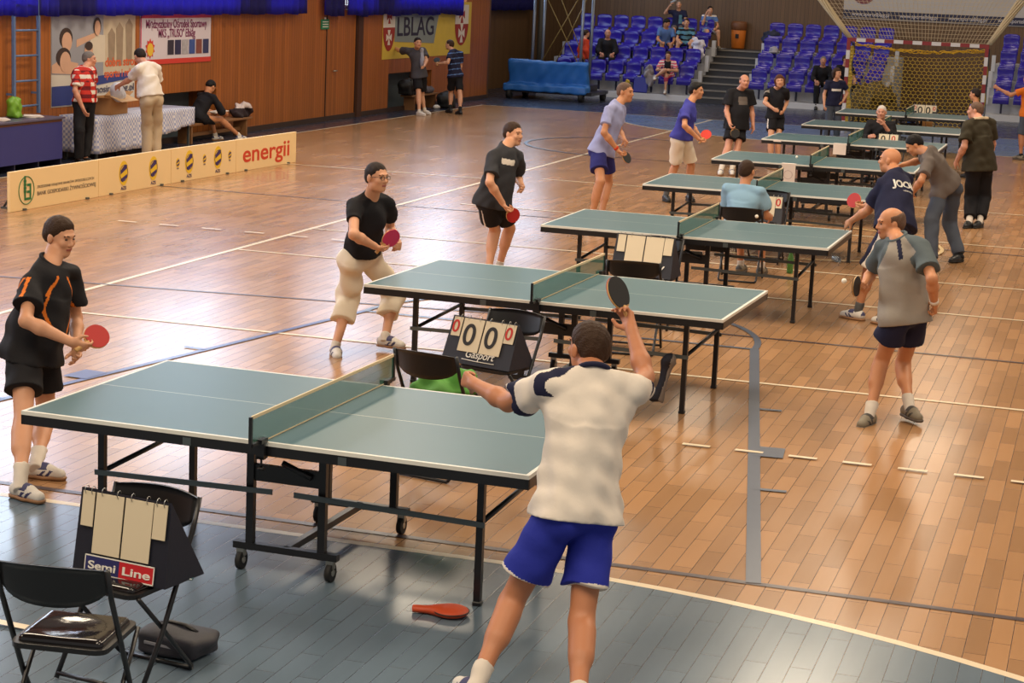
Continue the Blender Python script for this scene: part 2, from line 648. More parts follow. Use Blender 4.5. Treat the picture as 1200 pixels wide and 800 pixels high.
near = dzone(GY0, 1, 6.0)
paint('floor_zone', [(GX + 7.5, -14), *near, (GX - 7.5, -14)], ZONEF)
far = dzone(GY1, -1, 5.35)
paint('floor_zone', list(reversed(far)), ZONEFAR)
# dark surround along the left wall and behind the goal line
paint('floor_surround', [(-11.0, -14), (-11.0, 35.85), (16, 35.85), (16, 47.4), (-14, 47.4), (-14, -14)], DARKF)
strip('floor_line', near, .06, WLINE)
strip('floor_line', far, .06, WLINE)
strip('floor_line', [(-10.98, -14), (-10.98, 35.8)], .05, WLINE)
strip('floor_line', [(-11.0, 35.8), (14, 35.8)], .05, WLINE)
strip('floor_line', [(-5.25, -14), (-5.25, 35.8)], .06, WLINE)
strip('floor_line', [(-14 + 3, .42), (14, .42)], .055, DLINE)
strip('floor_line', [(-11, 14.9), (14, 14.9)], .05, DLINE)
strip('floor_line', [(-11, 6.3), (-6.5, 6.9), (-1, 7.6), (14, 7.6)], .05, DLINE)
for y in (5.6, 9.9, 12.0, 15.6, 19.6):
    strip('floor_line', [(-5.2 if y < 15 else -4.6, y), (7.5, y)], .05, WLINE)
strip('floor_line', [(-11, 19.0), (-5.3, 19.0)], .045, WLINE)
# basketball key of the near half with its half circle
kx = -.76
paint('floor_key', [], BLINE) if False else None
strip('floor_line', [(kx + 3.0, .42), (kx + 1.8, 7.0)], .08, BLINE)
strip('floor_line', [(kx - 3.0, .42), (kx - 1.8, 7.0)], .06, NLINE)
strip('floor_line', arc(kx, 7.0, 1.8, 0, 180), .06, BLINE)
strip('floor_line', [(kx - 1.8, 7.0), (kx + 1.8, 7.0)], .05, BLINE)
for s, m in ((1, BLINE), (-1, NLINE)):
    for t, w in ((.29, .05), (.44, .28), (.64, .05)):
        x, y = kx + s * (3.0 - 1.2 * t), .42 + 6.58 * t
        strip('floor_tick', [(x, y), (x + s * .2, y + .02)], w, m)
# far basketball circle
strip('floor_line', arc(-4.6, 26.5, 2.3, 90, 270), .07, BLINE)
strip('floor_line', [(-4.6, 24.2), (1.0, 24.0)], .05, DLINE)
# dashed nine metre line near, and the dashes to the left
for i in range(12):
    x = 1.95 + i * .36 - .36 * 3
    y = 3.28 - .0 * i
    if x > .9: strip('floor_dash', [(x, y), (x + .19, y)], .05, WLINE)
for x, y, l in ((-2.9, 2.35, .35), (-2.1, 2.6, .35), (-.35, 2.2, .28)):
    strip('floor_dash', [(x, y), (x + l, y)], .05, WLINE)
strip('floor_line', [(-1.15, 1.78), (1.15, 1.84)], .05, WLINE)
strip('floor_dash', [(-.95, -1.72), (-.70, -1.74)], .055, WLINE)
for i in range(6):
    strip('floor_dash', [(-7.4 + i * .55, 11.2), (-7.15 + i * .55, 11.2)], .05, WLINE)
# a lighter ring painted under the fifth table
strip('floor_line', arc(.2, 14.6, 1.75, 0, 360, 60), .05, mat('floor_paint_cream', S(206, 176, 120), .3))

# ------------------------------------------------------------------ setting: walls
wl = MB()
XW = -11.75


def wallbox(y0, y1, z0, z1, x1=XW, x0=-12.4):
    wl.box(((x0 + x1) / 2, (y0 + y1) / 2, (z0 + z1) / 2), (x1 - x0, y1 - y0, z1 - z0))


NICHES = ((20.35, 22.7, .04, .86), (31.35, 34.2, .04, .86))
ycur = -14.5
for (a, b, z0, z1) in NICHES:
    wallbox(ycur, a, 0, 2.28)
    wallbox(a, b, z1, 2.28)
    ycur = b
wallbox(ycur, 38.45, 0, 2.28)
# the strip above the curtains' rail and the piers between the windows
wallbox(-14.5, 38.45, 6.4, 9.0)
WINS = [(-1.6, 3.6), (5.0, 10.2), (11.6, 16.8), (18.2, 23.4), (24.6, 26.1), (28.7, 30.2), (31.4, 36.6)]
yc = -14.5
for (a, b) in WINS:
    wallbox(yc, a, 2.28, 6.4); yc = b
wallbox(yc, 38.45, 2.28, 6.4)
tag(wl.build('wall_left', CLAD), kind='structure')
nb = MB()
for (a, b, z0, z1) in NICHES:
    nb.box((-12.33, (a + b) / 2, .45), (.06, b - a, .9))
tag(nb.build('wall_left_recess', mat('recess_paint', S(84, 96, 102), .6, var=.12)), kind='structure')
PANE = mat('daylit_pane', (.78, .88, 1.0), .3, emit=2.0)
FRAMEW = mat('window_frame_paint', S(190, 190, 186), .5)
for i, (a, b) in enumerate(WINS):
    p = MB(); p.box((-12.1, (a + b) / 2, 4.33), (.02, b - a, 4.12))
    w = tag(p.build('window_%d' % (i + 1), PANE), kind='structure')
    fr = MB()
    for k in range(5):
        fr.box((-12.05, a + (b - a) * k / 4, 4.42), (.07, .07, 4.12))
    for z in (2.32, 3.8, 5.1, 6.35): fr.box((-12.05, (a + b) / 2, z), (.07, b - a, .07))
    fr.build('window_frame', FRAMEW, w)
wb = MB()
wb.box((-13.2, 42.4, 4.5), (.4, 8.0, 9.0))
wb.box((-12.4, 38.5, 4.5), (1.3, .12, 9.0))
tag(wb.build('wall_side', CLADB), kind='structure')
wk = MB()
wk.box((1.0, 46.9, 4.5), (30, .4, 9.0))
tag(wk.build('wall_back', CLADB), kind='structure')
ce = MB(); ce.box((1.0, 16.3, 9.1), (30, 62, .2))
tag(ce.build('ceiling', mat('ceiling_paint', S(130, 122, 112), .8, var=.1)), kind='structure')
# skirting and the dark joints of the hidden door in the cladding
bs = MB(); bs.box((XW + .012, 27.0, .05), (.024, 22.9, .10))
tag(bs.build('baseboard_left', mat('skirting', S(60, 44, 36), .5)), kind='structure')
dr = MB()
for y in (27.75, 29.35): dr.box((XW + .006, y, 1.2), (.012, .035, 2.2))
dr.box((XW + .006, 28.55, 2.3), (.012, 1.6, .03))
d1 = tag(dr.build('door_1', mat('door_joint', S(46, 24, 14), .6)), kind='structure')
hd = MB(); hd.cyl((XW + .01, 28.1, 1.02), (XW + .06, 28.1, 1.02), .012); hd.cyl((XW + .055, 28.1, 1.02), (XW + .055, 28.25, 1.02), .012)
hd.build('door_handle', mat('steel', S(170, 168, 160), .35, metal=1.0), d1)
tr = MB(); tr.box((XW + .03, 29.5, 1.25), (.06, .26, 2.5)); tag(tr.build('trim_1', mat('dark_post', S(70, 40, 22), .5)), kind='structure')
d2 = MB(); d2.box((-12.98, 39.9, .5), (.05, 1.0, .95), bev=.01)
tag(d2.build('door_2', mat('door_blue', S(44, 66, 96), .5, var=.1)), kind='structure')

# ------------------------------------------------------------------ grandstand
STEP_Y, RISE, STAND_Y, STAND_Z = .8, .4, 42.3, .16
CONC = mat('grandstand_concrete', S(178, 178, 182), .75, var=.12, vscale=5)
CARP = mat('stair_dark', S(58, 58, 62), .7, var=.12, vscale=6)


def grandstand(x0, x1, nm):
    g = MB()
    for k in range(4):
        y0 = STAND_Y + k * STEP_Y
        z1 = STAND_Z + k * RISE
        g.box(((x0 + x1) / 2, (y0 + 46.7) / 2, z1 - RISE / 2 if k else z1 / 2), (x1 - x0, 46.7 - y0, RISE if k else z1))
    return tag(g.build(nm, CONC), kind='structure')


grandstand(-11.55, -7.15, 'grandstand')
grandstand(-5.75, -2.05, 'grandstand')
grandstand(.55, 9.0, 'grandstand')
# the top walkway and the stairs
tg = MB(); tg.box((-6.45, 46.2, .68), (1.4, 1.0, 1.36)); tag(tg.build('grandstand_landing', CARP), kind='structure')
st = MB()
for k in range(8):
    z = (k + 1) * .17
    st.box((-6.45, 42.15 + k * .45 + (45.7 - 42.15 - k * .45) / 2, z / 2), (1.4, 45.7 - 42.15 - k * .45, z))
so = tag(st.build('stairs', CARP), kind='structure')
ed = MB()
for k in range(8): ed.box((-6.45, 42.14 + k * .45, (k + 1) * .17 - .02), (1.38, .03, .04))
ed.build('nosing', mat('stair_nosing', S(128, 122, 114), .6), so)
# white edge plates of the grandstand beside stairs and tunnel
ep = MB()
for x in (-7.13, -5.72, -2.03, .55):
    for k in range(4):
        ep.box((x, STAND_Y + k * STEP_Y + .02, STAND_Z + k * RISE + .03), (.10, .12, .44))
for xa, xb in ((-11.55, -7.15), (-5.75, -2.05), (.55, 9.0)):
    ep.box(((xa + xb) / 2, STAND_Y - .02, .08), (xb - xa, .05, .16))
tag(ep.build('grandstand_edge', mat('edge_white', S(205, 205, 208), .5)), kind='structure')
# ------------------------------------------------------------------ materials of the objects
BLACK = mat('black_metal', S(24, 24, 27), .35, spec=.5)
BLACKP = mat('black_plastic', S(20, 19, 20), .4, bump=.05, bscale=200)
STEEL = MATS['steel']
GREYM = mat('grey_metal', S(96, 104, 106), .35, metal=.6)
WHITE = mat('white_plastic', S(225, 222, 214), .5)
CARD = mat('score_card', S(214, 200, 172), .6, var=.03)
INK = mat('card_black', S(26, 22, 22), .6)
INKR = mat('card_red', S(186, 34, 26), .6)
NAVY = mat('board_navy', S(24, 26, 40), .5, bump=.06, bscale=60)
RUBBER = mat('rubber_tyre', S(26, 26, 26), .7)


def table_top_material():
    m = bpy.data.materials.new('table_green')
    m.use_nodes = True
    nt = m.node_tree; N = nt.nodes; L = nt.links
    b = N['Principled BSDF']
    tc = N.new('ShaderNodeTexCoord'); sx = N.new('ShaderNodeSeparateXYZ')
    L.new(tc.outputs['Object'], sx.inputs[0])

    def mth(op, a, bb=None):
        n = N.new('ShaderNodeMath'); n.operation = op
        for i, q in enumerate((a, bb)):
            if q is None: continue
            if isinstance(q, (int, float)): n.inputs[i].default_value = q
            else: L.new(q, n.inputs[i])
        return n.outputs[0]
    ax = mth('ABSOLUTE', sx.outputs['X']); ay = mth('ABSOLUTE', sx.outputs['Y'])
    e = mth('MAXIMUM', mth('GREATER_THAN', ax, 1.35), mth('GREATER_THAN', ay, .7425))
    e = mth('MAXIMUM', e, mth('LESS_THAN', ay, .0022))
    ns = N.new('ShaderNodeTexNoise'); ns.inputs['Scale'].default_value = 2.0; ns.inputs['Detail'].default_value = 3
    L.new(tc.outputs['Object'], ns.inputs['Vector'])
    mg = N.new('ShaderNodeMix'); mg.data_type = 'RGBA'
    mg.inputs['A'].default_value = (*S(64, 99, 108), 1); mg.inputs['B'].default_value = (*S(72, 107, 116), 1)
    L.new(ns.outputs['Fac'], mg.inputs['Factor'])
    mx = N.new('ShaderNodeMix'); mx.data_type = 'RGBA'
    L.new(mg.outputs['Result'], mx.inputs['A'])
    mx.inputs['B'].default_value = (*S(222, 222, 214), 1)
    L.new(e, mx.inputs['Factor']); L.new(mx.outputs['Result'], b.inputs['Base Color'])
    b.inputs['Roughness'].default_value = .36
    b.inputs['Specular IOR Level'].default_value = .45
    MATS['table_green'] = m
    return m


TGREEN = table_top_material()


def make_table(label, loc, rz):
    t = thing('table_tennis_table', label, 'table', loc, rz, 'table tennis tables in a row')
    for s in (-1, 1):
        b = MB(); b.box((s * .686, 0, .75), (1.368, 1.525, .02)); b.build('tabletop', TGREEN, t)
        a = MB()
        a.box((s * .686, -.7535, .715), (1.368, .018, .05)); a.box((s * .686, .7535, .715), (1.368, .018, .05))
        a.box((s * 1.361, 0, .715), (.018, 1.525, .05)); a.box((s * .02, 0, .715), (.018, 1.5, .05))
        ap = a.build('apron', BLACK, t)
        tx = MB(); tx.box((s * .42, -.7635, .712), (.045, .004, .04)); tx.build('bracket', GREYM, ap)
        for q in (-1, 1):
            l = MB(); l.box((s * 1.05, q * .50, .36), (.035, .035, .70)); l.box((s * 1.05, q * .50, .012), (.045, .045, .024), bev=.005)
            l.build('leg', BLACK, t)
        br = MB(); br.tube([(s * 1.05, -.50, .42), (s * 1.05, .50, .46)], .014, 8); br.box((s * 1.05, 0, .68), (.03, 1.0, .03))
        br.build('leg_brace', BLACK, t)
        for q in (-1, 1):
            y = MB(); y.box((s * .57, q * .527, .43), (1.02, .008, .028), rot=euler(0, R(s * 1.2), 0)); y.build('stay', GREYM, t)
    u = MB()
    for q in (-1, 1):
        for s in (-1, 1): u.box((s * .20, q * .48, .41), (.04, .035, .60))
        u.box((0, q * .48, .13), (.58, .04, .035))
        u.box((0, q * .47, .52), (.38, .03, .085))
        u.tube([(-.02, q * .495, .59), (.14, q * .495, .53)], .016, 8)
    u.box((0, 0, .13), (.035, .96, .035))
    u.box((0, 0, .66), (.34, .98, .03))
    un = u.build('undercarriage', BLACK, t)
    for q in (-1, 1):
        for s in (-1, 1):
            w = MB(); w.cyl((s * .25 - .014, q * .48, .048), (s * .25 + .014, q * .48, .048), .048, 18)
            wo = w.build('wheel', RUBBER, t)
            f = MB(); f.box((s * .25, q * .48, .095), (.042, .03, .05)); f.cyl((s * .25 - .017, q * .48, .048), (s * .25 + .017, q * .48, .048), .018, 10)
            f.build('fork', STEEL, wo)
    return t


def net_material():
    m = bpy.data.materials.new('net_mesh_green')
    m.use_nodes = True
    b = m.node_tree.nodes['Principled BSDF']
    b.inputs['Base Color'].default_value = (*S(70, 122, 104), 1)
    b.inputs['Roughness'].default_value = .8
    b.inputs['Alpha'].default_value = .45
    MATS['net_mesh_green'] = m
    return m


NETM = net_material()
TAPE = mat('net_tape', S(226, 206, 168), .6)


def make_net(label, loc, rz):
    t = thing('table_tennis_net', label, 'net', loc, rz, 'nets across the table tennis tables')
    n = MB(); n.box((0, 0, .835), (.003, 1.80, .140)); n.build('net_mesh', NETM, t)
    n = MB(); n.box((0, 0, .9075), (.008, 1.80, .016)); n.box((0, 0, .765), (.005, 1.80, .006)); n.build('top_tape', TAPE, t)
    for q in (-1, 1):
        p = MB(); p.box((0, q * .908, .835), (.016, .016, .155)); p.box((0, q * .86, .772), (.03, .1, .016))
        po = p.build('post', BLACK, t)
        c = MB(); c.box((0, q * .80, .775), (.05, .07, .022)); c.box((0, q * .795, .725), (.045, .02, .09)); c.box((0, q * .78, .688), (.04, .05, .014))
        c.cyl((0, q * .785, .63), (0, q * .785, .69), .006, 8); c.cyl((0, q * .785, .622), (0, q * .785, .638), .018, 12)
        c.build('clamp', BLACK, po)
    return t


ORD = ['nearest', 'second', 'third', 'fourth', 'fifth', 'sixth', 'seventh', 'farthest']
TY = [0, 4.76, 9.05, 13.5, 17.51, 21.68, 25.63, 29.81]
TX = [0, -.02, .07, -.02, -.03, -.08, -.08, -.08]
TR = [-1.3, -1.8, -.4, .3, .7, 0, 0, .8]
for i in range(8):
    w = ORD[i]
    ll = {0: 'green table tennis table nearest the camera, on black wheeled frame', 7: 'green table tennis table farthest from the camera, before the goal net'}.get(i, 'green table tennis table, %s in the row counted from the camera' % w)
    nl = {0: 'green net with cream tape on the nearest table', 7: 'small green net on the farthest table'}.get(i, 'green net across the %s table from the camera' % w)
    if i == 0:
        T0 = make_table(ll, (TX[i], TY[i], 0), R(TR[i])); N0 = make_net(nl, (TX[i], TY[i], 0), R(TR[i]))
    else:
        dup(T0, (TX[i], TY[i], 0), R(TR[i]), ll); dup(N0, (TX[i], TY[i], 0), R(TR[i]), nl)


# ------------------------------------------------------------------ folding chairs and flip scoreboards
def make_chair(label, loc, rz, group='black folding chairs by the tables'):
    """black folding chair, facing local +y"""
    t = thing('folding_chair', label, 'chair', loc, rz, group)
    b = MB()
    P, F = [], []
    nx, nz = 14, 6
    for side in (0, 1):
        for i in range(nx + 1):
            s = i / nx * 2 - 1
            for k in range(nz + 1):
                f = k / nz
                zt = .80 - .012 * s * s
                zb = .665 - .035 * (1 - abs(s) ** 2.2) + .03 * abs(s) ** 6
                P.append((s * .215, -.205 - .045 * (1 - s * s) - .03 * f + side * .012, zb + (zt - zb) * f))
    st = (nx + 1) * (nz + 1)
    for i in range(nx):
        for k in range(nz):
            a = i * (nz + 1) + k
            F.append((a, a + nz + 1, a + nz + 2, a + 1)); F.append((st + a, st + a + 1, st + a + nz + 2, st + a + nz + 1))
    for i in range(nx):
        for k in (0, nz):
            a = i * (nz + 1) + k
            F.append((a, st + a, st + a + nz + 1, a + nz + 1))
    for i in (0, nx):
        for k in range(nz):
            a = i * (nz + 1) + k
            F.append((a, a + 1, st + a + 1, st + a))
    b.add(P, F, True)
    b.build('backrest', BLACKP, t)
    s = MB()
    s.prism(rrect(.39, .38, .05), .02, (0, -.0, .432))
    so = s.build('seat', BLACKP, t)
    pad = soft('pad', [BX((0, 0, .452), (.15, .14, .004), .022, k=.01), EL((0, -.02, .492), (.12, .11, .022), None, .02, 's')], .006, mat('seat_vinyl', S(22, 18, 20), .10, bump=.25, bscale=9, spec=.6), so)
    for q in (-1, 1):
        l = MB()
        l.tube([(q * .222, -.235, .79), (q * .222, -.19, .66), (q * .220, .02, .25), (q * .218, .175, .011)], .0115, 8)
        l.build('leg', BLACK, t)
        l = MB()
        l.tube([(q * .200, .16, .435), (q * .200, .02, .29), (q * .200, -.22, .03), (q * .19, -.235, .0115)], .0105, 8)
        l.build('leg', BLACK, t)
    c = MB()
    c.tube([(-.19, -.235, .0115), (.19, -.235, .0115)], .0105, 8); c.build('crossbar', BLACK, t)
    c = MB(); c.tube([(-.218, .165, .03), (.218, .165, .03)], .0105, 8); c.build('crossbar', BLACK, t)
    return t


def make_score(label, fl, fr, h, depth, cards, panel=None, group='flip scoreboards beside the tables', lf=.42):
    """A-frame flip scoreboard; fl and fr are its lower front corners"""
    fl, fr = np.array(fl, float), np.array(fr, float)
    u = fr - fl; W = np.linalg.norm(u); u /= W
    a = math.atan2(u[1], u[0])
    t = thing('scoreboard', label, 'scoreboard', tuple((fl + fr) / 2), a, group)
    hw = W / 2
    lean = depth * lf
    f = MB()
    A, B, C, D = (-hw, 0, 0), (hw, 0, 0), (hw * .96, lean, h), (-hw * .96, lean, h)
    E_, G_ = (hw * 1.04, depth, 0), (-hw * 1.0, depth, 0)
    th = .006
    off = np.array([0, th, 0])
    for q, nm in (((A, B, C, D), 0), ((D, C, E_, G_), 1)):
        q = np.array(q, float)
        P = list(q) + list(q + off)
        f.add(P, [(0, 1, 2, 3), (7, 6, 5, 4), (0, 4, 5, 1), (1, 5, 6, 2), (2, 6, 7, 3), (3, 7, 4, 0)])
    for s, pts in ((1, (B, C, E_)), (-1, (A, D, G_))):
        q = np.array(pts, float); o2 = np.array([s * .004, 0, 0])
        f.add(list(q) + list(q + o2), [(0, 1, 2), (5, 4, 3), (0, 3, 4, 1), (1, 4, 5, 2), (2, 5, 3, 0)])
    fo = f.build('cover', NAVY, t)
    fu = np.array([1.0, 0, 0]); fv = np.array([0, lean, h]); hh = np.linalg.norm(fv); fv /= hh
    fn = np.cross(fu, fv)
    for (x0, x1, top, bot, digit, dm) in cards:
        c = MB()
        o = np.array([-hw, 0, 0]) + fn * .008
        p = [(x0 * W, bot * hh), (x1 * W, bot * hh), (x1 * W, top * hh), (x0 * W, top * hh)]
        c.prism(p, .004, o, fu, fv)
        co = c.build('score_card', CARD, t)
        if digit:
            size = (top - bot) * hh * .92
            text_mesh('digit', digit, size, dm, co, o + fn * .0062 + fu * ((x0 + x1) / 2 * W - size * .31) + fv * (bot * hh + (top - bot) * hh * .2), fu, fv, bold=.012, width=size * .46)
    for (x0, x1, top, bot, digit, dm) in cards:
        for k in (.22, .78):
            x = (x0 + (x1 - x0) * k) * W
            cc = np.array([-hw, 0, 0]) + fu * x + fv * (hh * .985) + fn * .006
            r = MB(); r.tube([cc + fv * (.018 * math.cos(g)) + fn * (.014 * math.sin(g)) for g in np.linspace(0, 2 * math.pi, 11)[:-1]], .0018, 5, closed=True)
            r.build('binder_ring', STEEL, t)
    if panel: panel(t, np.array([-hw, 0, 0]) + fn * .006, fu, fv, W, hh, fn)
    return t


def semi_panel(t, o, u, v, W, H, n):
    for x0, x1, m, tx in ((.14, .51, mat('label_navy', S(38, 40, 96), .5), 'Semi'), (.51, .88, mat('label_red', S(190, 30, 38), .5), 'Line')):
        b = MB(); b.prism([(x0 * W, .03 * H), (x1 * W, .03 * H), (x1 * W, .22 * H), (x0 * W, .22 * H)], .002, o, u, v)
        bo = b.build('name_label', m, t)
        text_mesh('lettering', tx, .048, WHITE, bo, o + n * .0032 + u * ((x0 + .03) * W) + v * (.075 * H), u, v, bold=.018, width=(x1 - x0 - .07) * W)
    e = MB()
    for p, q in (((.13, .22), (.89, .235)), ((.13, .015), (.89, .03)), ((.13, .015), (.14, .235)), ((.88, .015), (.89, .235))):
        e.prism([(p[0] * W, p[1] * H), (q[0] * W, p[1] * H), (q[0] * W, q[1] * H), (p[0] * W, q[1] * H)], .0025, o, u, v)
    e.build('label_border', WHITE, t)


def gas_panel(t, o, u, v, W, H, n):
    text_mesh('lettering', 'Gasport', .075, WHITE, t, o + n * .003 + u * (.33 * W) + v * (.15 * H), u, v, bold=.006, width=.42 * W, shear=.25)
    b = MB(); b.tube([o + n * .004 + u * (.30 * W) + v * (.10 * H), o + n * .004 + u * (.5 * W) + v * (.085 * H), o + n * .004 + u * (.78 * W) + v * (.085 * H)], .003, 5)
    b.build('underline', WHITE, t)


def fly_panel(t, o, u, v, W, H, n):
    text_mesh('lettering', 'Butterfly', .085, WHITE, t, o + n * .003 + u * (.26 * W) + v * (.19 * H), u, v, bold=.018, width=.62 * W, shear=.08)


CS4 = lambda d, cols: [(.05, .18, .97, .56, d, cols[0]), (.20, .50, .97, .26, d, cols[1]), (.52, .82, .97, .26, d, cols[1]), (.83, .97, .97, .56, d, cols[0])]
CH = make_chair('black folding chair with glossy seat, cut by the bottom left corner', (.11, -2.78, 0), R(8))
dup(CH, (-.05, -2.10, 0), R(171), 'black folding chair carrying the red and blue lettered scoreboard')
make_score('black flip scoreboard with blank cards and a red and blue label', (-.27, -2.14, .465), (.20, -2.21, .465), .36, .27, CS4('', (INK, INK)), semi_panel, lf=.2)
dup(CH, (.0, 1.86, 0), R(-12), 'black folding chair with a green jacket, behind the nearest net')
dup(CH, (-.05, 3.10, 0), R(165), 'black folding chair under the scoreboard reading 0 0 0 0')
make_score('navy flip scoreboard showing two black and two red zeros', (-.43, 3.03, .46), (.10, 2.88, .46), .30, .30, CS4('0', (INKR, INK)), gas_panel)
dup(CH, (.10, 6.43, 0), R(6), 'black folding chair before the board lettered in white, behind the second net')
dup(CH, (-.05, 7.62, 0), R(178), 'black folding chair under the scoreboard with plain white cards at third table')
make_score('black flip scoreboard with plain white cards, before the third table', (-.40, 7.50, .47), (.16, 7.46, .47), .36, .30, CS4('', (INK, INK)), fly_panel)
dup(CH, (.15, 10.98, 0), R(3), 'black folding chair with the umpire in the light blue tee on it')
dup(CH, (.12, 12.47, 0), R(178), 'black folding chair in front of the seated umpire, under a red numbered scoreboard')
make_score('flip scoreboard with a red zero card beside the seated umpire', (-.16, 12.33, .46), (.33, 12.33, .46), .30, .30, CS4('0', (INKR, INK)))
dup(CH, (.10, 23.45, 0), R(180), 'black folding chair under the white haired man')
make_score('low flip scoreboard with white cards before the white haired man', (.16, 22.55, .60), (.52, 22.55, .60), .24, .22, [(.04, .49, .97, .3, '0', INK), (.54, .90, .97, .4, '0', INKR)])
dup(CH, (.35, 22.70, 0), R(180), 'black folding chair under the scoreboard of the white haired man')
make_score('small flip scoreboard behind the farthest net', (-.16, 30.98, .60), (.34, 30.98, .60), .30, .24, CS4('0', (INKR, INK)))
dup(CH, (.08, 31.13, .0), R(180), 'black folding chair behind the farthest table, under its scoreboard')

# things on and round the chairs
def cloth_lump(name, label, cat, loc, blobs, m, v=.012, folds=.008, ff=34, seed=1, flat=True, group=None):
    pr = [EL(c, r, None, .04) for c, r in blobs]
    o = soft(name, pr, v, m, None, folds=folds, ff=ff, seed=seed, clips=[((0, 0, 0), (0, 0, -1))] if flat else ())
    o.location = loc
    return tag(o, label, cat, group)


cloth_lump('jacket', 'crumpled bright green jacket on the chair behind the nearest net', 'jacket', (-.02, 1.92, .463),
           [((0, 0, .05), (.2, .16, .07)), ((-.1, .02, .10), (.09, .1, .08)), ((.1, .03, .11), (.1, .09, .09)), ((.0, .08, .13), (.08, .06, .08))], mat('jacket_green', S(84, 150, 54), .7, bump=.3, bscale=14), seed=4, folds=.012)
b = MB(); b.box((.12, -2.0, .466), (.22, .16, .008), rot=rotz(.3), bev=.003); b.box((.10, -2.01, .475), (.16, .12, .008), rot=rotz(.1), bev=.003)
tag(b.build('folder', mat('folder_teal', S(40, 82, 92), .25)), 'teal plastic folder under the scoreboard on the chair at left', 'folder')
sb = soft('sports_bag', [BX((0, 0, .09), (.13, .08, .05), .03, k=.03), EL((-.05, 0, .16), (.1, .08, .05), k=.04), EL((.06, 0, .13), (.12, .09, .06), k=.04)], .009, mat('bag_grey_black', S(52, 52, 60), .6, bump=.3, bscale=20), None, folds=.006, ff=30, seed=3, clips=[((0, 0, .004), (0, 0, -1))])
sb.scale = (1, 1, .62); sb.location = (.02, -1.72, 0); sb.rotation_euler = (0, 0, R(-8))
tag(sb, 'black and grey sports bag on the floor under the scoreboard chair', 'bag')
h = MB(); h.tube([(-.1, 0, .2), (-.04, .0, .225), (.04, 0, .22), (.1, 0, .18)], .012, 8); h.build('carry_handle', BLACKP, sb)
h = MB(); h.box((.0, -.105, .10), (.22, .012, .025), bev=.004); h.build('zip_band', mat('band_silver', S(150, 150, 158), .4), sb)
# orange bat case on the floor
bc = soft('bat_case', [EL((0, 0, .022), (.088, .088, .026)), TU((.06, 0, .022), (.19, 0, .022), (0, 1, 0), (.035, .02), (.024, .018), .03)], .005, mat('case_orange', S(190, 70, 30), .55, bump=.2, bscale=40), None, clips=[((0, 0, .001), (0, 0, -1))])
bc.location = (.97, -.72, .0); bc.rotation_euler = (0, 0, R(192))
tag(bc, 'orange table tennis bat case lying on the grey floor', 'bat case')
z = MB(); z.tube([(.088 * math.cos(a), .088 * math.sin(a), .026) for a in np.linspace(.45, 5.8, 24)], .0035, 6); z.build('zip', mat('zip_dark', S(60, 28, 20), .5), bc)
# towel hung on the stay of the second table
tw = soft('towel', [TU((0, 0, .0), (.0, -.0, .28), (1, 0, 0), (.03, .055), (.045, .05), .02), EL((.0, 0, .30), (.05, .06, .05), k=.04), EL((-.03, .0, .02), (.03, .04, .05), k=.03)], .008,
          [mat('towel_navy', S(28, 28, 40), .8, bump=.2, bscale=40), mat('towel_grey', S(132, 124, 118), .8, bump=.2, bscale=40)], None, folds=.01, ff=30, seed=9, pred=lambda c: (c[:, 0] > .012).astype(int))
tw.location = (.86, 4.08, .12)
tw.rotation_euler = (0, R(14), R(8))
tag(tw, 'navy and grey towel hanging under the right end of the second table', 'towel')
# bottle, cup, balls, papers
bt = MB(); bt.lathe([(0, 0), (.034, 0), (.036, .02), (.036, .15), (.03, .19), (.014, .235), (.013, .25), (0, .25)], n=16)
o = bt.build('bottle', mat('bottle_green', S(90, 150, 70), .1, trans=.7), None); o.location = (.56, 11.75, 0)
tag(o, 'green plastic bottle standing on the floor behind the third table', 'bottle')
bt = MB(); bt.lathe([(0, .25), (.016, .25), (.016, .275), (0, .275)], n=12); bt.build('bottle_cap', mat('cap_green', S(150, 190, 150), .4), o)
bt = MB(); bt.lathe([(0, 0), (.03, 0), (.038, .1), (.036, .1), (.028, .004), (0, .004)], n=16, rot=euler(R(95), 0, R(50)))
o = bt.build('plastic_cup', mat('cup_clear', S(205, 215, 225), .1, trans=.75), None); o.location = (.86, 13.0, .04)
tag(o, 'clear plastic cup lying on the floor below the third table end', 'cup')
BALL = mat('ball_white', S(240, 232, 215), .45)
for lb, p in (('white ball in flight before the man in the grey polo', (2.05, 4.70, 1.0)), ('white ball resting on the fifth table', (-.37, 17.66, .781)), ('white ball at the back of the umpire chair in the middle', (.33, 10.74, .715))):
    b = MB(); b.ell((0, 0, 0), (.02, .02, .02), 16); o = b.build('ball', BALL); o.location = p; tag(o, lb, 'ball', 'table tennis balls')
def notice(label, x, y, w, hgt, ztop, ring=False):
    b = MB(); b.box((x, y, ztop - hgt / 2), (w, .002, hgt)); b.box((x, y + .04, ztop + .001), (w, .08, .002))
    o = b.build('paper_notice', mat('paper_white', S(226, 214, 204), .7), None)
    tag(o, label, 'paper', 'paper sheets taped to the tables')
    if ring:
        c = MB(); c.tube([(x + w * .3 * math.cos(a), y - .002, ztop - hgt * .55 + w * .3 * math.sin(a)) for a in np.linspace(0, 6.283, 25)[:-1]], .003, 5, closed=True)
        c.build('printed_ring', mat('print_grey', S(176, 150, 150), .7), o)
notice('white sheet with a printed ring hung on the fifth table', -.33, TY[4] - .768, .19, .27, .762, True)
notice('plain white sheet hung at the middle of the sixth table', -.22, TY[5] - .772, .2, .17, .762)
for i, x in ((4, -1.17), (5, -1.2)):
    notice('small white label on the left end of the %s table' % ORD[i], x, TY[i] - .768, .12, .03, .757)
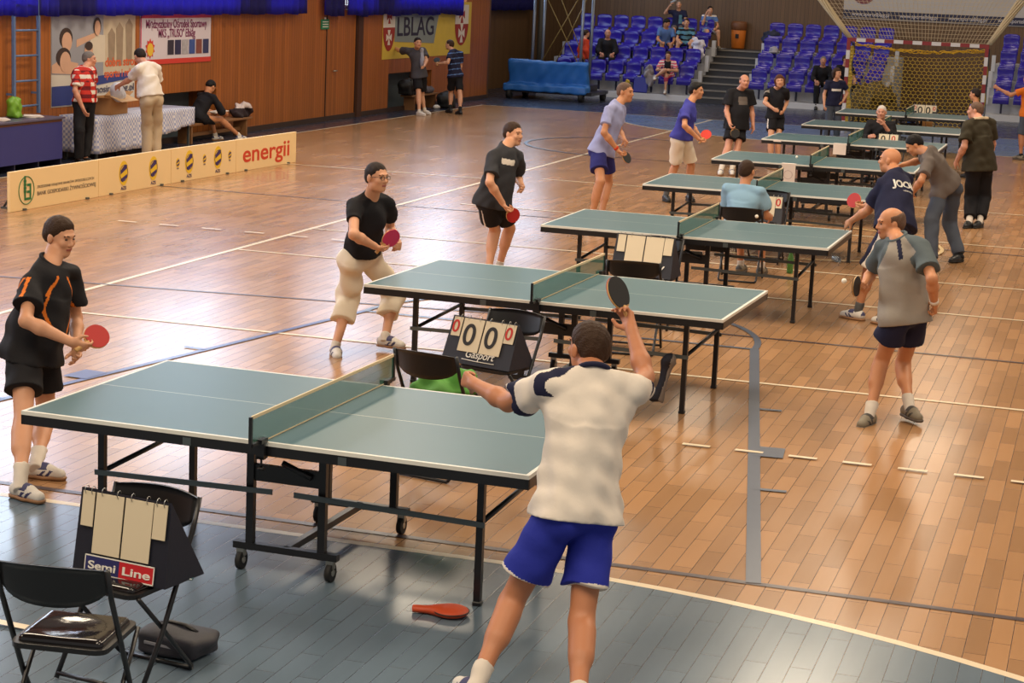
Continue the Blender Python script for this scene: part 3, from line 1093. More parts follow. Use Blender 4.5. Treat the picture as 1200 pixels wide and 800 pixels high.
for k, (x, c, w) in enumerate(((-.16, S(40, 90, 170), .16), (.06, S(206, 150, 84), .13), (.2, S(206, 150, 84), .13))):
    b = MB(); b.box((x + .02, 30.9, .52), (w, .05, .26), bev=.01)
    tag(b.build('folder', mat('folder_%s' % ('blue' if k == 0 else 'tan'), c, .6)), ['blue folder propped under the farthest scoreboard', 'left of two tan folders under the farthest scoreboard', 'right of two tan folders under the farthest scoreboard'][k], 'folder')
cloth_lump('towel', 'white towel lying on the seventh table beside its net', 'towel', (-.12, 25.9, .761), [((0, 0, .02), (.2, .12, .05)), ((-.1, 0, .03), (.1, .1, .05))], mat('towel_white', S(215, 210, 205), .8), v=.018)

# ------------------------------------------------------------------ advertising boards
BOARD = mat('board_cream', S(238, 206, 152), .5, var=.03, vscale=1.5)
GREEN = mat('print_green', S(30, 110, 60), .5)
YEL = mat('print_yellow', S(232, 190, 40), .5)
PURP = mat('print_purple', S(58, 40, 96), .5)
PRED = mat('print_red', S(206, 62, 30), .5)
BROWNT = mat('print_brown', S(96, 84, 74), .5)
AY = [11.15, 13.24, 15.28, 17.28, 19.38]
AX = [-8.84, -8.81, -8.81, -8.76, -8.70]


def ad_board(i, label, art):
    p, q = np.array([AX[i], AY[i] + .006, 0]), np.array([AX[i + 1], AY[i + 1] - .006, 0])
    u = q - p; W = np.linalg.norm(u); u /= W
    t = thing('advertising_board', label, 'advertising board', tuple(p), math.atan2(u[1], u[0]), 'cream advertising boards in a row')
    b = MB(); b.box((W / 2, .02, .245), (W, .04, .49), bev=.004); b.build('panel', BOARD, t)
    f = MB()
    for x in (.3, W - .3):
        f.box((x, .14, .012), (.05, .34, .024)); f.tube([(x, .05, .36), (x, .28, .02)], .014, 8)
    f.build('foot', GREYM, t)
    art(t, W)
    return t


EU, EV = np.array([1.0, 0, 0]), np.array([0, 0, 1.0])


def ring(mb, cx, cz, r0, y=-.003, n=40, w=.006):
    mb.tube([(cx + r0 * math.cos(a), y, cz + r0 * math.sin(a)) for a in np.linspace(0, 2 * math.pi, n + 1)[:-1]], w, 6, closed=True)


def art_bank(t, W):
    g = MB()
    ring(g, .36, .24, .17)
    L1 = [(0, 0), (.15, 0), (.15, .2), (.06, .2), (.06, .17), (.12, .17), (.12, .115), (.06, .115), (.06, .085), (.12, .085), (.12, .03), (.03, .03), (.03, .30), (0, .30)]
    g.prism([(x, z) for x, z in L1], .003, (.31, -.004, .12), EU, EV)
    for k in range(4):
        for s in (-1, 1): g.prism([(x * .026 * s if s > 0 else -.026 * x, z * .03) for x, z in ((0, 0), (1, .5), (1.1, 1.5), (.2, .9))][::1 if s > 0 else -1], .003, (.325, -.005, .2 + k * .042), EU, EV)
    g.build('emblem', GREEN, t)
    text_mesh('lettering', 'ZRZESZENIE KRAJOWE BANKÓW SPÓŁDZIELCZYCH', .045, BROWNT, t, (.60, -.002, .245), EU, EV, width=1.36)
    text_mesh('lettering', 'BANK GOSPODARKI ŻYWNOŚCIOWEJ', .068, BROWNT, t, (.60, -.002, .155), EU, EV, width=1.40, bold=.008)


def badge(t, cx, cz, s):
    b = MB(); b.prism(disc(28, .125 * s, .165 * s), .003, (cx, -.001, cz), EU, EV, mi=0)
    o = b.build('badge', YEL, t)
    c = MB()
    c.prism([(-.085 * s, -.01 * s), (.085 * s, .06 * s), (.085 * s, .105 * s), (.03 * s, .115 * s), (-.085 * s, .04 * s)], .003, (cx, -.004, cz), EU, EV)
    c.prism([(-.08 * s, -.10 * s), (-.03 * s, -.12 * s), (.085 * s, -.06 * s), (.085 * s, -.02 * s), (-.085 * s, -.075 * s)], .003, (cx, -.004, cz), EU, EV)
    ring(c, cx, cz, .106 * s, -.005, 28, .004 * s)
    c.build('emblem', PURP, o)
    text_mesh('lettering', 'AZS', .062 * s, PURP, o, (cx - .075 * s, -.003, cz - .222 * s), EU, EV, bold=.02, width=.15 * s)


def art_two(t, W):
    badge(t, .66, .26, 1.0); badge(t, 1.50, .26, 1.0)


def art_five(t, W):
    badge(t, .52, .27, 1.0); badge(t, 1.40, .27, 1.0)
    for x in (.18, .98, 1.78): badge(t, x, .28, .4)


def art_energy(t, W):
    text_mesh('lettering', 'energii', .36, PRED, t, (.20, -.002, .135), EU, EV, bold=.014, width=1.62)


ad_board(0, 'cream advertising board with the green bank emblem, leftmost in its row', art_bank)
ad_board(1, 'cream advertising board with just two yellow round badges', art_two)
ad_board(2, 'cream advertising board with two large and three small yellow badges', art_five)
ad_board(3, 'cream advertising board with large red lettering, nearest the hall corner', art_energy)

# ------------------------------------------------------------------ left wall: desk, covered table, bench, ladder, posters
dk = thing('desk', 'blue fronted desk against the wooden wall in the left corner', 'desk', (-11.42, 15.35, 0))
b = MB(); b.box((0, 0, .725), (.6, 2.0, .03), bev=.004); b.build('desk_top', mat('desk_top', S(86, 82, 104), .35), dk)
b = MB(); b.box((.26, 0, .40), (.02, 1.92, .56)); b.build('front_panel', mat('desk_blue', S(52, 54, 120), .5, var=.06), dk)
b = MB(); b.box((.262, 0, .69), (.02, 1.9, .035)); b.build('trim_rail', mat('desk_brown', S(96, 56, 34), .5), dk)
for y in (-.95, -.32, .32, .95):
    b = MB(); b.box((0, y, .355), (.5, .03, .71)); b.build('side_panel', mat('desk_side', S(40, 40, 64), .5), dk)
for lb, y, rz in (('paper stack on the left part of the blue desk', 14.98, .3), ('paper stack at the right end of the blue desk', 15.85, .1)):
    b = MB()
    for k in range(5): b.box((0, 0, .004 + k * .006), (.24, .32, .005), rot=rotz(.12 * k))
    o = b.build('paper_stack', mat('paper_white', S(226, 214, 204), .7)); o.location = (-11.38, y, .741); o.rotation_euler = (0, 0, rz)
    tag(o, lb, 'papers')
o = cloth_lump('bag', 'bright green plastic bag on the blue desk under the ladder', 'bag', (-11.5, 15.55, .741), [((0, 0, .14), (.10, .14, .17)), ((0, .02, .04), (.11, .15, .06))], mat('bag_lime', S(110, 160, 40), .4, bump=.2, bscale=14), folds=.01, seed=11)
la = thing('ladder', 'blue metal ladder fixed upright on the left wall', 'ladder', (XW + .12, 16.1, .76))
for y in (-.34, .34):
    b = MB(); b.box((0, y, 1.1), (.04, .05, 2.2)); b.build('rail', mat('ladder_blue', S(92, 116, 158), .45), la)
for k in range(6):
    b = MB(); b.cyl((0, -.34, .12 + k * .37), (0, .34, .12 + k * .37), .016, 10); b.build('rung', MATS['ladder_blue'], la)
for z in (.3, 1.8):
    b = MB(); b.box((-.065, -.34, z), (.13, .03, .03)); b.box((-.065, .34, z), (.13, .03, .03)); b.build('wall_bracket', MATS['ladder_blue'], la)


def cloth_mat(name, c0, c1, scale):
    m = bpy.data.materials.new(name); m.use_nodes = True
    nt = m.node_tree; b = nt.nodes['Principled BSDF']
    tc = nt.nodes.new('ShaderNodeTexCoord'); ck = nt.nodes.new('ShaderNodeTexChecker')
    ck.inputs['Scale'].default_value = scale
    ck.inputs['Color1'].default_value = (*c0, 1); ck.inputs['Color2'].default_value = (*c1, 1)
    nt.links.new(tc.outputs['Object'], ck.inputs['Vector']); nt.links.new(ck.outputs['Color'], b.inputs['Base Color'])
    b.inputs['Roughness'].default_value = .85
    MATS[name] = m
    return m


tb = thing('trestle_table', 'long table by the left wall, half hidden under a checked cloth', 'table', (-11.4, 18.85, 0))
b = MB(); b.box((0, 0, .665), (.62, 3.3, .03)); b.build('tabletop', mat('table_wood', S(120, 84, 56), .5), tb)
for x in (-.26, .26):
    for y in (-1.55, 0, 1.55):
        b = MB(); b.box((x, y, .325), (.035, .035, .65)); b.build('leg', GREYM, tb)
# the cloth: a top sheet with wavy hanging sides
def drape(L, Wd, ztop, drop, m, n=90):
    P, F = [], []
    per = []
    for i in range(n): per.append((Wd / 2, -L / 2 + L * i / n, (1, 0)))
    for i in range(20): per.append((Wd / 2 - Wd * i / 20, L / 2, (0, 1)))
    for i in range(n): per.append((-Wd / 2, L / 2 - L * i / n, (-1, 0)))
    for i in range(20): per.append((-Wd / 2 + Wd * i / 20, -L / 2, (0, -1)))
    rows = 7
    for i, (x, y, nn) in enumerate(per):
        for k in range(rows):
            f = k / (rows - 1)
            wv = .02 * f * (1 + math.sin(i * .55) + .6 * math.sin(i * 1.37))
            if nn[0] < 0: wv = 0
            P.append((x + nn[0] * (.006 + wv), y + nn[1] * (.006 + wv), ztop - f * drop(y, nn)))
    m_ = len(per)
    for i in range(m_):
        j = (i + 1) % m_
        for k in range(rows - 1): F.append((i * rows + k, i * rows + k + 1, j * rows + k + 1, j * rows + k))
    F.append(tuple(i * rows for i in range(m_)))
    return mesh_object('tablecloth', P, F, m, None, True)


o = drape(3.32, .64, .686, lambda y, nn: .05 if nn[0] < 0 else (.56 if y < -.25 else (.44 if y < .1 else .34 + .05 * math.sin(y * 3))), cloth_mat('gingham', S(150, 160, 200), S(214, 212, 218), 24))
o.location = (-11.4, 18.85, 0)
sm = o.modifiers.new('thickness', 'SOLIDIFY'); sm.thickness = .004
tag(o, 'blue and white checked cloth over the long table by the left wall', 'tablecloth')
bx = thing('cardboard_box', 'open brown cardboard box on the checked cloth', 'box', (-11.34, 18.0, .69), R(4))
b = MB()
for a, c, s in (((.2, 0, .13), 0, (.006, .62, .26)), ((-.2, 0, .13), 0, (.006, .62, .26)), ((0, .31, .13), 0, (.4, .006, .26)), ((0, -.31, .13), 0, (.4, .006, .26)), ((0, 0, .004), 0, (.4, .62, .006))): b.box(a, s)
b.build('carton', mat('cardboard', S(172, 126, 78), .8, var=.06), bx)
for k, (c, s, rt) in enumerate((((.30, -.02, .255), (.22, .62, .005), euler(0, R(22), 0)), ((0, .42, .29), (.4, .24, .005), euler(R(20), 0, 0)), ((0, -.42, .27), (.4, .24, .005), euler(R(-5), 0, 0)))):
    f = MB(); f.box(c, s, rot=rt); f.build('flap', MATS['cardboard'] if k else mat('cardboard_light', S(196, 160, 118), .8), bx)
o = cloth_lump('bag', 'white plastic bag held over the box by the man in white', 'bag', (-11.1, 17.86, .93), [((0, 0, .14), (.09, .12, .13)), ((0, .05, .06), (.1, .15, .08))], mat('bag_white', S(196, 198, 210), .35, bump=.3, bscale=14), folds=.014, seed=12, flat=False)
bn = thing('bench', 'low brown wooden bench below the dark recess on the left wall', 'bench', (-11.5, 22.1, 0))
WOODB = mat('bench_wood', S(132, 92, 56), .5, var=.1)
b = MB(); b.box((0, 0, .33), (.3, 2.6, .04), bev=.006); b.build('seat', WOODB, bn)
for y in (-1.1, 1.1):
    b = MB(); b.box((0, y, .16), (.26, .05, .31)); b.build('leg', WOODB, bn)
b = MB(); b.box((0, 0, .14), (.04, 2.2, .06)); b.build('stretcher', WOODB, bn)
o = cloth_lump('clothes_pile', 'pile of dark red and white clothes on the brown bench', 'clothes', (-11.48, 23.2, .351), [((0, 0, .07), (.14, .30, .09)), ((0, .1, .14), (.12, .16, .09)), ((0, -.1, .12), (.12, .14, .08)), ((.02, 0, .19), (.1, .2, .05))],
               [mat('clothes_dark', S(40, 26, 32), .8), mat('clothes_white', S(206, 190, 186), .8), mat('clothes_red', S(130, 40, 36), .8)], folds=.02, ff=26, seed=5)
me = o.data
zz = np.array([p.center[:] for p in me.polygons]); me.polygons.foreach_set('material_index', np.where(zz[:, 2] > .17, 1, np.where(zz[:, 1] > .16, 2, 0)).astype(np.int32))


def banner(name, label, y0, y1, z0, z1, base, art, cat='banner', x=XW + .012):
    t = thing(name, label, cat, (x, y0, z0), R(90))
    W, H = y1 - y0, z1 - z0
    b = MB(); b.box((W / 2, .006, H / 2), (W, .008, H)); b.build('sheet', base, t)
    art(t, W, H)
    return t


def shape(t, name, poly, m, lift=.004):
    b = MB(); b.prism(poly, .0015, (0, -lift, 0), EU, EV); return b.build(name, m, t)


def art_photo(t, W, H):
    sky = mat('poster_sky', S(148, 150, 160), .6, var=.12, vscale=2)
    skin = mat('poster_skin', S(206, 164, 138), .6, var=.1, vscale=5)
    hairm = mat('poster_dark', S(60, 44, 40), .6)
    pale = mat('poster_pale', S(208, 198, 180), .6, var=.08, vscale=4)
    sand = mat('poster_sand', S(196, 182, 158), .6, var=.12, vscale=6)
    blue = mat('poster_blue', S(46, 62, 130), .6)
    orange = mat('poster_orange', S(214, 96, 48), .6)
    shape(t, 'photo_print', [(0, H * .35), (W * .6, H * .3), (W * .6, H), (0, H)], sky, .003)
    shape(t, 'photo_print', [(W * .6, H * .25), (W, H * .28), (W, H), (W * .6, H)], sand, .003)
    E2 = lambda cx, cz, rx, rz: [(W * cx + rx * a, H * cz + rz * b) for a, b in disc(18)]
    k = 0
    for cx, cz, rx, rz, m in ((.16, .72, .20, .16, hairm), (.17, .68, .15, .15, skin), (.13, .52, .22, .15, hairm), (.15, .47, .16, .16, skin), (.42, .58, .13, .12, skin), (.42, .63, .12, .07, hairm), (.52, .84, .12, .14, hairm), (.52, .82, .09, .12, skin)):
        k += 1; shape(t, 'photo_print', E2(cx, cz, rx, rz), m, .004 + .0016 * k)
    shape(t, 'photo_print', [(W * .42, H * .45), (W * .62, H * .45), (W * .62, H * .74), (W * .45, H * .76)], pale, .004)
    shape(t, 'photo_print', [(W * .28, H * .62), (W * .5, H * .72), (W * .5, H * .77), (W * .28, H * .70)], skin, .006)
    shape(t, 'photo_print', [(0, H * .36), (W * .3, H * .33), (W * .3, H * .45), (W * .1, H * .5), (0, H * .44)], skin, .0055)
    for cx, hgt in ((.70, .30), (.80, .36), (.92, .4)):
        shape(t, 'photo_print', [(W * (cx - .035), H * .4), (W * (cx + .035), H * .4), (W * (cx + .045), H * (.45 + hgt)), (W * cx, H * (.52 + hgt)), (W * (cx - .045), H * (.45 + hgt))], mat('poster_figure', S(150, 132, 112), .6, var=.2, vscale=9), .005)
    shape(t, 'wave_print', [(0, .02), (W * .22, .02), (W * .5, H * .2), (W, H * .26), (W, H * .33), (W * .5, H * .3), (W * .2, H * .22), (0, H * .22)], blue, .006)
    text_mesh('lettering', 'dobra strona', .20, orange, t, (W * .62, -.009, H * .40), EU, EV, bold=.02, width=W * .44)
    text_mesh('lettering', 'sportu i rekreacji', .18, orange, t, (W * .61, -.009, H * .28), EU, EV, bold=.02, width=W * .5)
    text_mesh('lettering', 'mosir.elblag.pl', .16, mat('poster_ink', S(84, 80, 100), .6), t, (W * .48, -.009, H * .12), EU, EV, bold=.012, width=W * .5)


banner('poster', 'large photo poster with orange lettering behind the two standing men', 16.99, 19.62, .80, 2.26, mat('poster_base', S(206, 200, 190), .6), art_photo, 'poster')


def art_club(t, W, H):
    red = mat('banner_red', S(206, 60, 50), .6); pink = mat('banner_pink', S(196, 64, 96), .6)
    shape(t, 'border', [(0, 0), (W, 0), (W, H * .1), (0, H * .1)], red); shape(t, 'border', [(0, H * .93), (W, H * .93), (W, H), (0, H)], pink)
    shape(t, 'border', [(0, 0), (W * .012, 0), (W * .012, H), (0, H)], pink)
    ink = mat('banner_ink', S(126, 44, 92), .6)
    text_mesh('lettering', 'Międzyszkolny Ośrodek Sportowy', .2, ink, t, (W * .07, -.003, H * .73), EU, EV, bold=.014, width=W * .86)
    text_mesh('lettering', 'MKS „TRUSO” Elbląg', .2, ink, t, (W * .24, -.003, H * .54), EU, EV, bold=.014, width=W * .52)
    sun = mat('banner_sun', S(226, 186, 60), .6)
    shape(t, 'emblem', [(W * .13 + .17 * (1 if k % 2 else .72) * math.cos(a), H * .32 + .17 * (1 if k % 2 else .72) * math.sin(a)) for k, a in enumerate(np.linspace(0, 2 * math.pi, 21)[:-1])], red, .004)
    shape(t, 'emblem', [(W * .13 + .11 * a, H * .30 + .11 * b) for a, b in disc(18)], sun, .006)
    for k, c in enumerate(((50, 44, 60), (44, 44, 80), (170, 168, 176), (60, 84, 150), (130, 74, 66), (52, 58, 100))):
        shape(t, 'photo_print', [(W * (.37 + k * .102), H * .18), (W * (.455 + k * .102), H * .18), (W * (.455 + k * .102), H * .48), (W * (.37 + k * .102), H * .48)], mat('banner_photo_%s' % 'abcdef'[k], S(*c), .6, var=.35, vscale=12))


banner('banner', 'white club banner with red border and purple lettering', 19.8, 22.42, 1.37, 2.2, mat('banner_white', S(212, 204, 214), .6), art_club)

# town banner with two crests
def cross_pattee(cx, cz, s):
    o = []
    for k in range(4):
        a = math.pi / 2 * k
        for (px, pz) in ((-.12, .14), (-.5, 1.0), (.5, 1.0), (.12, .14)):
            x, z = px * s, pz * s
            o.append((cx + x * math.cos(-a) - z * math.sin(-a), cz + x * math.sin(-a) + z * math.cos(-a)))
    return o[::-1]


def crest(t, cx, cz, w, h):
    rd, wh = mat('crest_red', S(150, 44, 34), .6), mat('crest_white', S(214, 206, 196), .6)
    low = [(cx - w, cz)] + [(cx + w * math.cos(a), cz + h * math.sin(a)) for a in np.linspace(math.pi, 2 * math.pi, 16)[1:-1]] + [(cx + w, cz)]
    shape(t, 'crest_field', low, rd, .004)
    shape(t, 'crest_field', [(cx - w, cz), (cx + w, cz), (cx + w, cz + h * .9), (cx - w, cz + h * .9)], wh, .004)
    shape(t, 'crest_cross', cross_pattee(cx, cz + h * .45, w * .42), rd, .006)
    shape(t, 'crest_cross', cross_pattee(cx, cz - h * .42, w * .46), wh, .006)


def art_town(t, W, H):
    shape(t, 'middle_field', [(W * .12, H * .30), (W * .55, H * .24), (W * .62, H), (W * .12, H)], mat('banner_grey', S(128, 138, 138), .6), .003)
    text_mesh('lettering', 'LBLAG', .60, mat('banner_navy', S(40, 36, 60), .6), t, (W * .135, -.0062, H * .40), EU, EV, bold=.012, width=W * .40)
    crest(t, W * .06, H * .55, .36, .52); crest(t, W * .88, H * .58, .50, .52)


banner('banner', 'yellow town banner with two red and white crests', 30.9, 36.95, 1.18, 2.45, mat('banner_yellow', S(206, 178, 70), .6, var=.08), art_town)
b = MB(); b.box((XW + .015, 27.62, 1.98), (.02, .40, .20)); o = b.build('exit_sign', mat('sign_green', S(30, 120, 84), .5, emit=.0)); tag(o, 'small green exit sign on the wooden wall', 'sign')
b = MB()
for z in (1.93, 1.98, 2.03): b.box((XW + .027, 27.62, z), (.003, .30, .018))
b.box((XW + .016, 27.62, 2.10), (.02, .05, .04))
b.build('sign_print', WHITE, o)

# curtains
def curtain(label, y0, y1, zb, zt, x=XW + .16, m=None, axis='y', group='blue curtains along the left windows', seed=0, ragged=.0):
    r = random.Random(seed)
    n = int((y1 - y0) / .035)
    P, F = [], []
    rows = 6
    ph = r.uniform(0, 6)
    for i in range(n + 1):
        y = y0 + (y1 - y0) * i / n
        wv = .045 * math.sin(y * 19 + ph + 1.3 * math.sin(y * 2.3)) + .02 * math.sin(y * 41)
        hem = zb + ragged * (.5 + .5 * math.sin(y * 3.1 + ph)) + .012 * math.sin(y * 7)
        for k in range(rows):
            f = k / (rows - 1)
            z = hem + (zt - hem) * f
            P.append((x + wv * (1 - .3 * f), y, z) if axis == 'y' else (y, x + wv * (1 - .3 * f), z))
    for i in range(n):
        for k in range(rows - 1):
            a = i * rows + k
            F.append((a, a + rows, a + rows + 1, a + 1))
    o = mesh_object('curtain', P, F, m, None, True)
    s = o.modifiers.new('thickness', 'SOLIDIFY'); s.thickness = .004
    return tag(o, label, 'curtain', group)


def curtain_material():
    m = bpy.data.materials.new('curtain_blue'); m.use_nodes = True
    nt = m.node_tree; b = nt.nodes['Principled BSDF']
    b.inputs['Base Color'].default_value = (*S(40, 38, 104), 1); b.inputs['Roughness'].default_value = .8
    tr = nt.nodes.new('ShaderNodeBsdfTranslucent'); tr.inputs[0].default_value = (*S(100, 92, 240), 1)
    mx = nt.nodes.new('ShaderNodeMixShader'); mx.inputs[0].default_value = .5
    nt.links.new(b.outputs[0], mx.inputs[1]); nt.links.new(tr.outputs[0], mx.inputs[2])
    nt.links.new(mx.outputs[0], nt.nodes['Material Output'].inputs['Surface'])
    return m


CUR = curtain_material()
curtain('long blue curtain hanging over posters and wall at far left', 8.0, 26.25, 2.2, 3.05, m=CUR, seed=1)
curtain('narrow blue curtain scrap hanging above the hidden wooden door', 27.35, 28.35, 2.14, 3.05, m=CUR, seed=2, ragged=.05)
curtain('blue curtain hanging above the yellow town banner', 28.5, 35.9, 2.14, 3.05, m=CUR, seed=3, ragged=.04)
curtain('blue curtain in the far left corner behind the basketball stand', 39.2, 45.8, 2.2, 3.3, x=-12.75, m=CUR, seed=4, group='blue curtains along the left windows')

# recess things on the far left wall
bn2 = thing('bench', 'small wooden bench in the recess below the yellow banner', 'bench', (-11.62, 33.1, 0))
b = MB(); b.box((0, 0, .33), (.3, 1.8, .04), bev=.006); b.build('seat', WOODB, bn2)
for y in (-.7, .7):
    b = MB(); b.box((0, y, .16), (.26, .05, .31)); b.build('leg', WOODB, bn2)
def duffel(label, loc, s=1.0, emblem=False, rz=0):
    o = soft('sports_bag', [EL((0, 0, .17 * s), (.17 * s, .27 * s, .17 * s)), BX((0, 0, .12 * s), (.1 * s, .2 * s, .08 * s), .03)], .02, mat('bag_black', S(22, 22, 24), .6, bump=.2, bscale=15), None, folds=.01, clips=[((0, 0, .003), (0, 0, -1))])
    o.location = loc; o.rotation_euler = (0, 0, rz)
    h = MB(); h.tube([(.1 * s, -.12 * s, .28 * s), (.12 * s, -.05 * s, .36 * s), (.12 * s, .05 * s, .36 * s), (.1 * s, .12 * s, .28 * s)], .012, 8); h.build('carry_handle', BLACKP, o)
    if emblem:
        e = MB()
        for q in (-1, 1): e.ell((.165, q * .045, .2), (.015, .045, .035), 10, rot=euler(q * .5, 0, 0))
        e.build('emblem', WHITE, o)
    return tag(o, label, 'bag', 'black bags in the far recess')
duffel('black sports bag with white emblem in the far recess', (-11.62, 32.25, .352), 1.15, True)
duffel('black backpack with white stripe standing by the man in stripes', (-11.25, 33.9, 0), 1.2)
cloth_lump('clothes_pile', 'grey and red clothes on the small bench in the far recess', 'clothes', (-11.6, 33.45, .351), [((0, 0, .06), (.13, .3, .08)), ((0, .2, .08), (.1, .14, .08))],
           [mat('clothes_grey', S(90, 84, 92), .8)], v=.02, folds=.015)
sh = MB(); sh.ell((0, 0, .05), (.06, .15, .055), 12); sh.ell((0, .1, .04), (.055, .09, .045), 12)
o = sh.build('shoe', mat('shoe_white', S(214, 208, 200), .6)); o.location = (-11.3, 33.35, .0); tag(o, 'white trainer standing alone under the far small bench', 'shoe')

# ------------------------------------------------------------------ portable basketball stand in the far left corner
bsn = thing('portable_basketball_stand', 'blue padded portable basketball stand with grey tube frame', 'basketball stand', (-10.35, 39.9, 0))
pd = soft('padding', [BX((0, -.55, .60), (1.02, .03, .36), .06, M=euler(R(14), 0, 0).T, k=.05), BX((-.03, -.68, .30), (1.08, .14, .05), .05, k=.05)], .02, mat('padding_blue', S(40, 104, 180), .5, bump=.2, bscale=8), bsn, folds=.012, ff=14, seed=2)
b = MB(); b.box((.05, .1, .21), (2.35, 1.7, .08)); b.box((0, .4, .32), (1.9, .9, .16)); b.build('base', BLACK, bsn)
for x, y in ((-1.0, -.75), (.95, -.75), (1.15, .7), (-1.0, .7)):
    b = MB(); b.cyl((x - .06, y, .13), (x + .06, y, .13), .13, 18); wo = b.build('wheel', RUBBER, bsn)
    b = MB(); b.box((x, y, .19), (.16, .06, .12)); b.build('wheel_fork', BLACK, wo)
POSTM = mat('tube_grey_blue', S(128, 136, 150), .4, metal=.5)
for x, y in ((-.62, -.1), (-.48, .35), (.70, -.1), (.84, .35)):
    b = MB(); b.cyl((x, y, .25), (x, y + .1, 3.2), .04, 12); b.build('post', POSTM, bsn)
b = MB()
for z in (3.2,): b.box((.1, .2, z), (1.6, .6, .08))
b.box((.05, -.9, 3.25), (.12, 2.2, .1)); b.build('boom', POSTM, bsn)
for p, q in (((-.55, .1, 3.0), (.72, .1, .7)), ((.72, .1, 3.0), (-.55, .1, .7)), ((-.2, .35, 3.0), (.84, .35, .7)), ((.84, .35, 3.0), (-.2, .35, .7))):
    b = MB(); b.cyl(p, q, .013, 8); b.build('brace', mat('brace_yellow', S(140, 116, 60), .5), bsn)
b = MB(); b.box((-12.9, 41.6, 1.42), (.1, .5, .62), bev=.01); o = b.build('fire_hose_cabinet', mat('cabinet_red', S(120, 26, 28), .5)); tag(o, 'red fire cabinet on the dark side wall', 'cabinet')
b = MB(); b.box((-12.845, 41.6, 1.25), (.01, .42, .24)); b.build('cabinet_window', mat('cabinet_pane', S(120, 50, 50), .3), o)
b = MB(); b.cyl((-12.6, 45.9, 0), (-12.6, 45.9, 6), .07, 12); tag(b.build('drain_pipe', mat('pipe_grey', S(110, 108, 104), .5)), 'grey upright pipe in the far left corner', 'pipe')

# ------------------------------------------------------------------ stadium seats
SEATM = mat('seat_blue', S(48, 36, 150), .22, var=.06, vscale=20)


def make_seat():
    t = thing('stadium_seat', '', 'seat', (0, 0, 0))
    # profile of the shell from the top of the back over the seat to the front lip (y forward is negative)
    prof = [(.03, .80), (-.02, .815), (-.05, .79), (-.035, .70), (-.03, .60), (-.045, .50), (-.09, .45), (-.20, .43), (-.33, .445), (-.395, .43), (-.41, .38), (-.405, .27)]
    nx = 10
    P, F = [], []
    for j, (y, z) in enumerate(prof):
        for i in range(nx + 1):
            s = i / nx * 2 - 1
            w = .205 if j > 4 else .215
            if j < 2: w = .19
            crv = .03 * s * s
            yy = y - (crv if j < 6 else 0)
            zz = z + (crv if 6 <= j <= 9 else 0) - (.035 * s ** 4 if j <= 2 else 0)
            P.append((s * w, yy, zz))
    for j in range(len(prof) - 1):
        for i in range(nx):
            a = j * (nx + 1) + i
            F.append((a, a + 1, a + nx + 2, a + nx + 1))
    o = mesh_object('shell', P, F, SEATM, t, True)
    s = o.modifiers.new('thickness', 'SOLIDIFY'); s.thickness = .014
    b = MB(); b.box((0, -.18, .36), (.30, .26, .035)); b.box((0, .03, .33), (.06, .05, .20)); b.box((0, .05, .2), (.05, .05, .40)); b.build('bracket', mat('seat_bracket', S(34, 32, 60), .5), t)
    return t


SEAT0 = make_seat()
first = [True]
WORD = ['first', 'second', 'third', 'fourth', 'fifth', 'sixth', 'seventh', 'eighth', 'ninth', 'tenth', 'eleventh', 'twelfth']
ROWN = ['front', 'second', 'third', 'top']


def seats(block, ref, xs, row, skip=()):
    y = STAND_Y + row * STEP_Y + .60
    z = STAND_Z + row * RISE - .0
    for k, x in enumerate(xs):
        if k in skip: continue
        lb = 'blue plastic seat, %s from the %s in the %s row of the %s' % (WORD[k], ref, ROWN[row], block)
        if first[0]:
            first[0] = False
            SEAT0.location = (x, y, z); SEAT0['label'] = lb; SEAT0['group'] = 'blue stadium seats'
        else: dup(SEAT0, (x, y, z), 0, lb, 'blue stadium seats')


for row in range(4):
    seats('left block', 'stairs', [-7.45 - .5 * k + (.0 if row % 2 == 0 else -.02) for k in range(8)], row)
    seats('middle block', 'stairs', [-5.45 + .505 * k for k in range(7)], row)
    seats('right block', 'tunnel', [.95 + .52 * k for k in range(5)], row)

# things in the grandstand
bi = thing('litter_bin', 'orange litter bin on the wooden wall above the stairs', 'bin', (-6.78, 46.45, 1.37))
b = MB(); b.lathe([(0, .0), (.17, .0), (.19, .03), (.215, .52), (.2, .56), (0, .56)], n=22); b.build('bin_body', mat('bin_orange', S(206, 112, 26), .5), bi)
b = MB(); b.lathe([(.225, .54), (.235, .56), (.235, .72), (.2, .78), (.15, .78), (.14, .70), (.2, .6)], n=22); b.build('lid', mat('bin_brown', S(110, 66, 34), .5), bi)
b = MB(); b.box((0, -.215, .36), (.1, .012, .12)); b.build('emblem', INK, bi)
b = MB(); b.box((0, .2, .4), (.1, .08, .3)); b.build('wall_bracket', BLACK, bi)
cloth_lump('jacket', 'dark jacket hung over the top corner seat beside the stairs', 'jacket', (-5.55, 45.1, 1.72), [((0, 0, .12), (.22, .16, .12)), ((-.18, -.05, -.02), (.1, .12, .22))], mat('jacket_dark', S(34, 38, 60), .8), v=.025, folds=.02, flat=False)
cloth_lump('cap', 'pale cap lying on a blue seat beside the stairs', 'cap', (-5.3, 44.0, 1.36), [((0, 0, .09), (.13, .13, .11)), ((0, -.1, .04), (.12, .12, .03))], mat('cap_pale', S(150, 146, 156), .8), v=.02, folds=.008)
cloth_lump('jacket', 'white jacket lying over the seat beside the boy at the stairs', 'jacket', (-7.42, 44.25, 1.32), [((0, -.3, .2), (.2, .22, .10)), ((.05, -.46, .02), (.16, .08, .26)), ((-.1, -.2, .28), (.1, .1, .08))], mat('jacket_white', S(206, 200, 210), .8), v=.022, folds=.02, flat=False, seed=3)
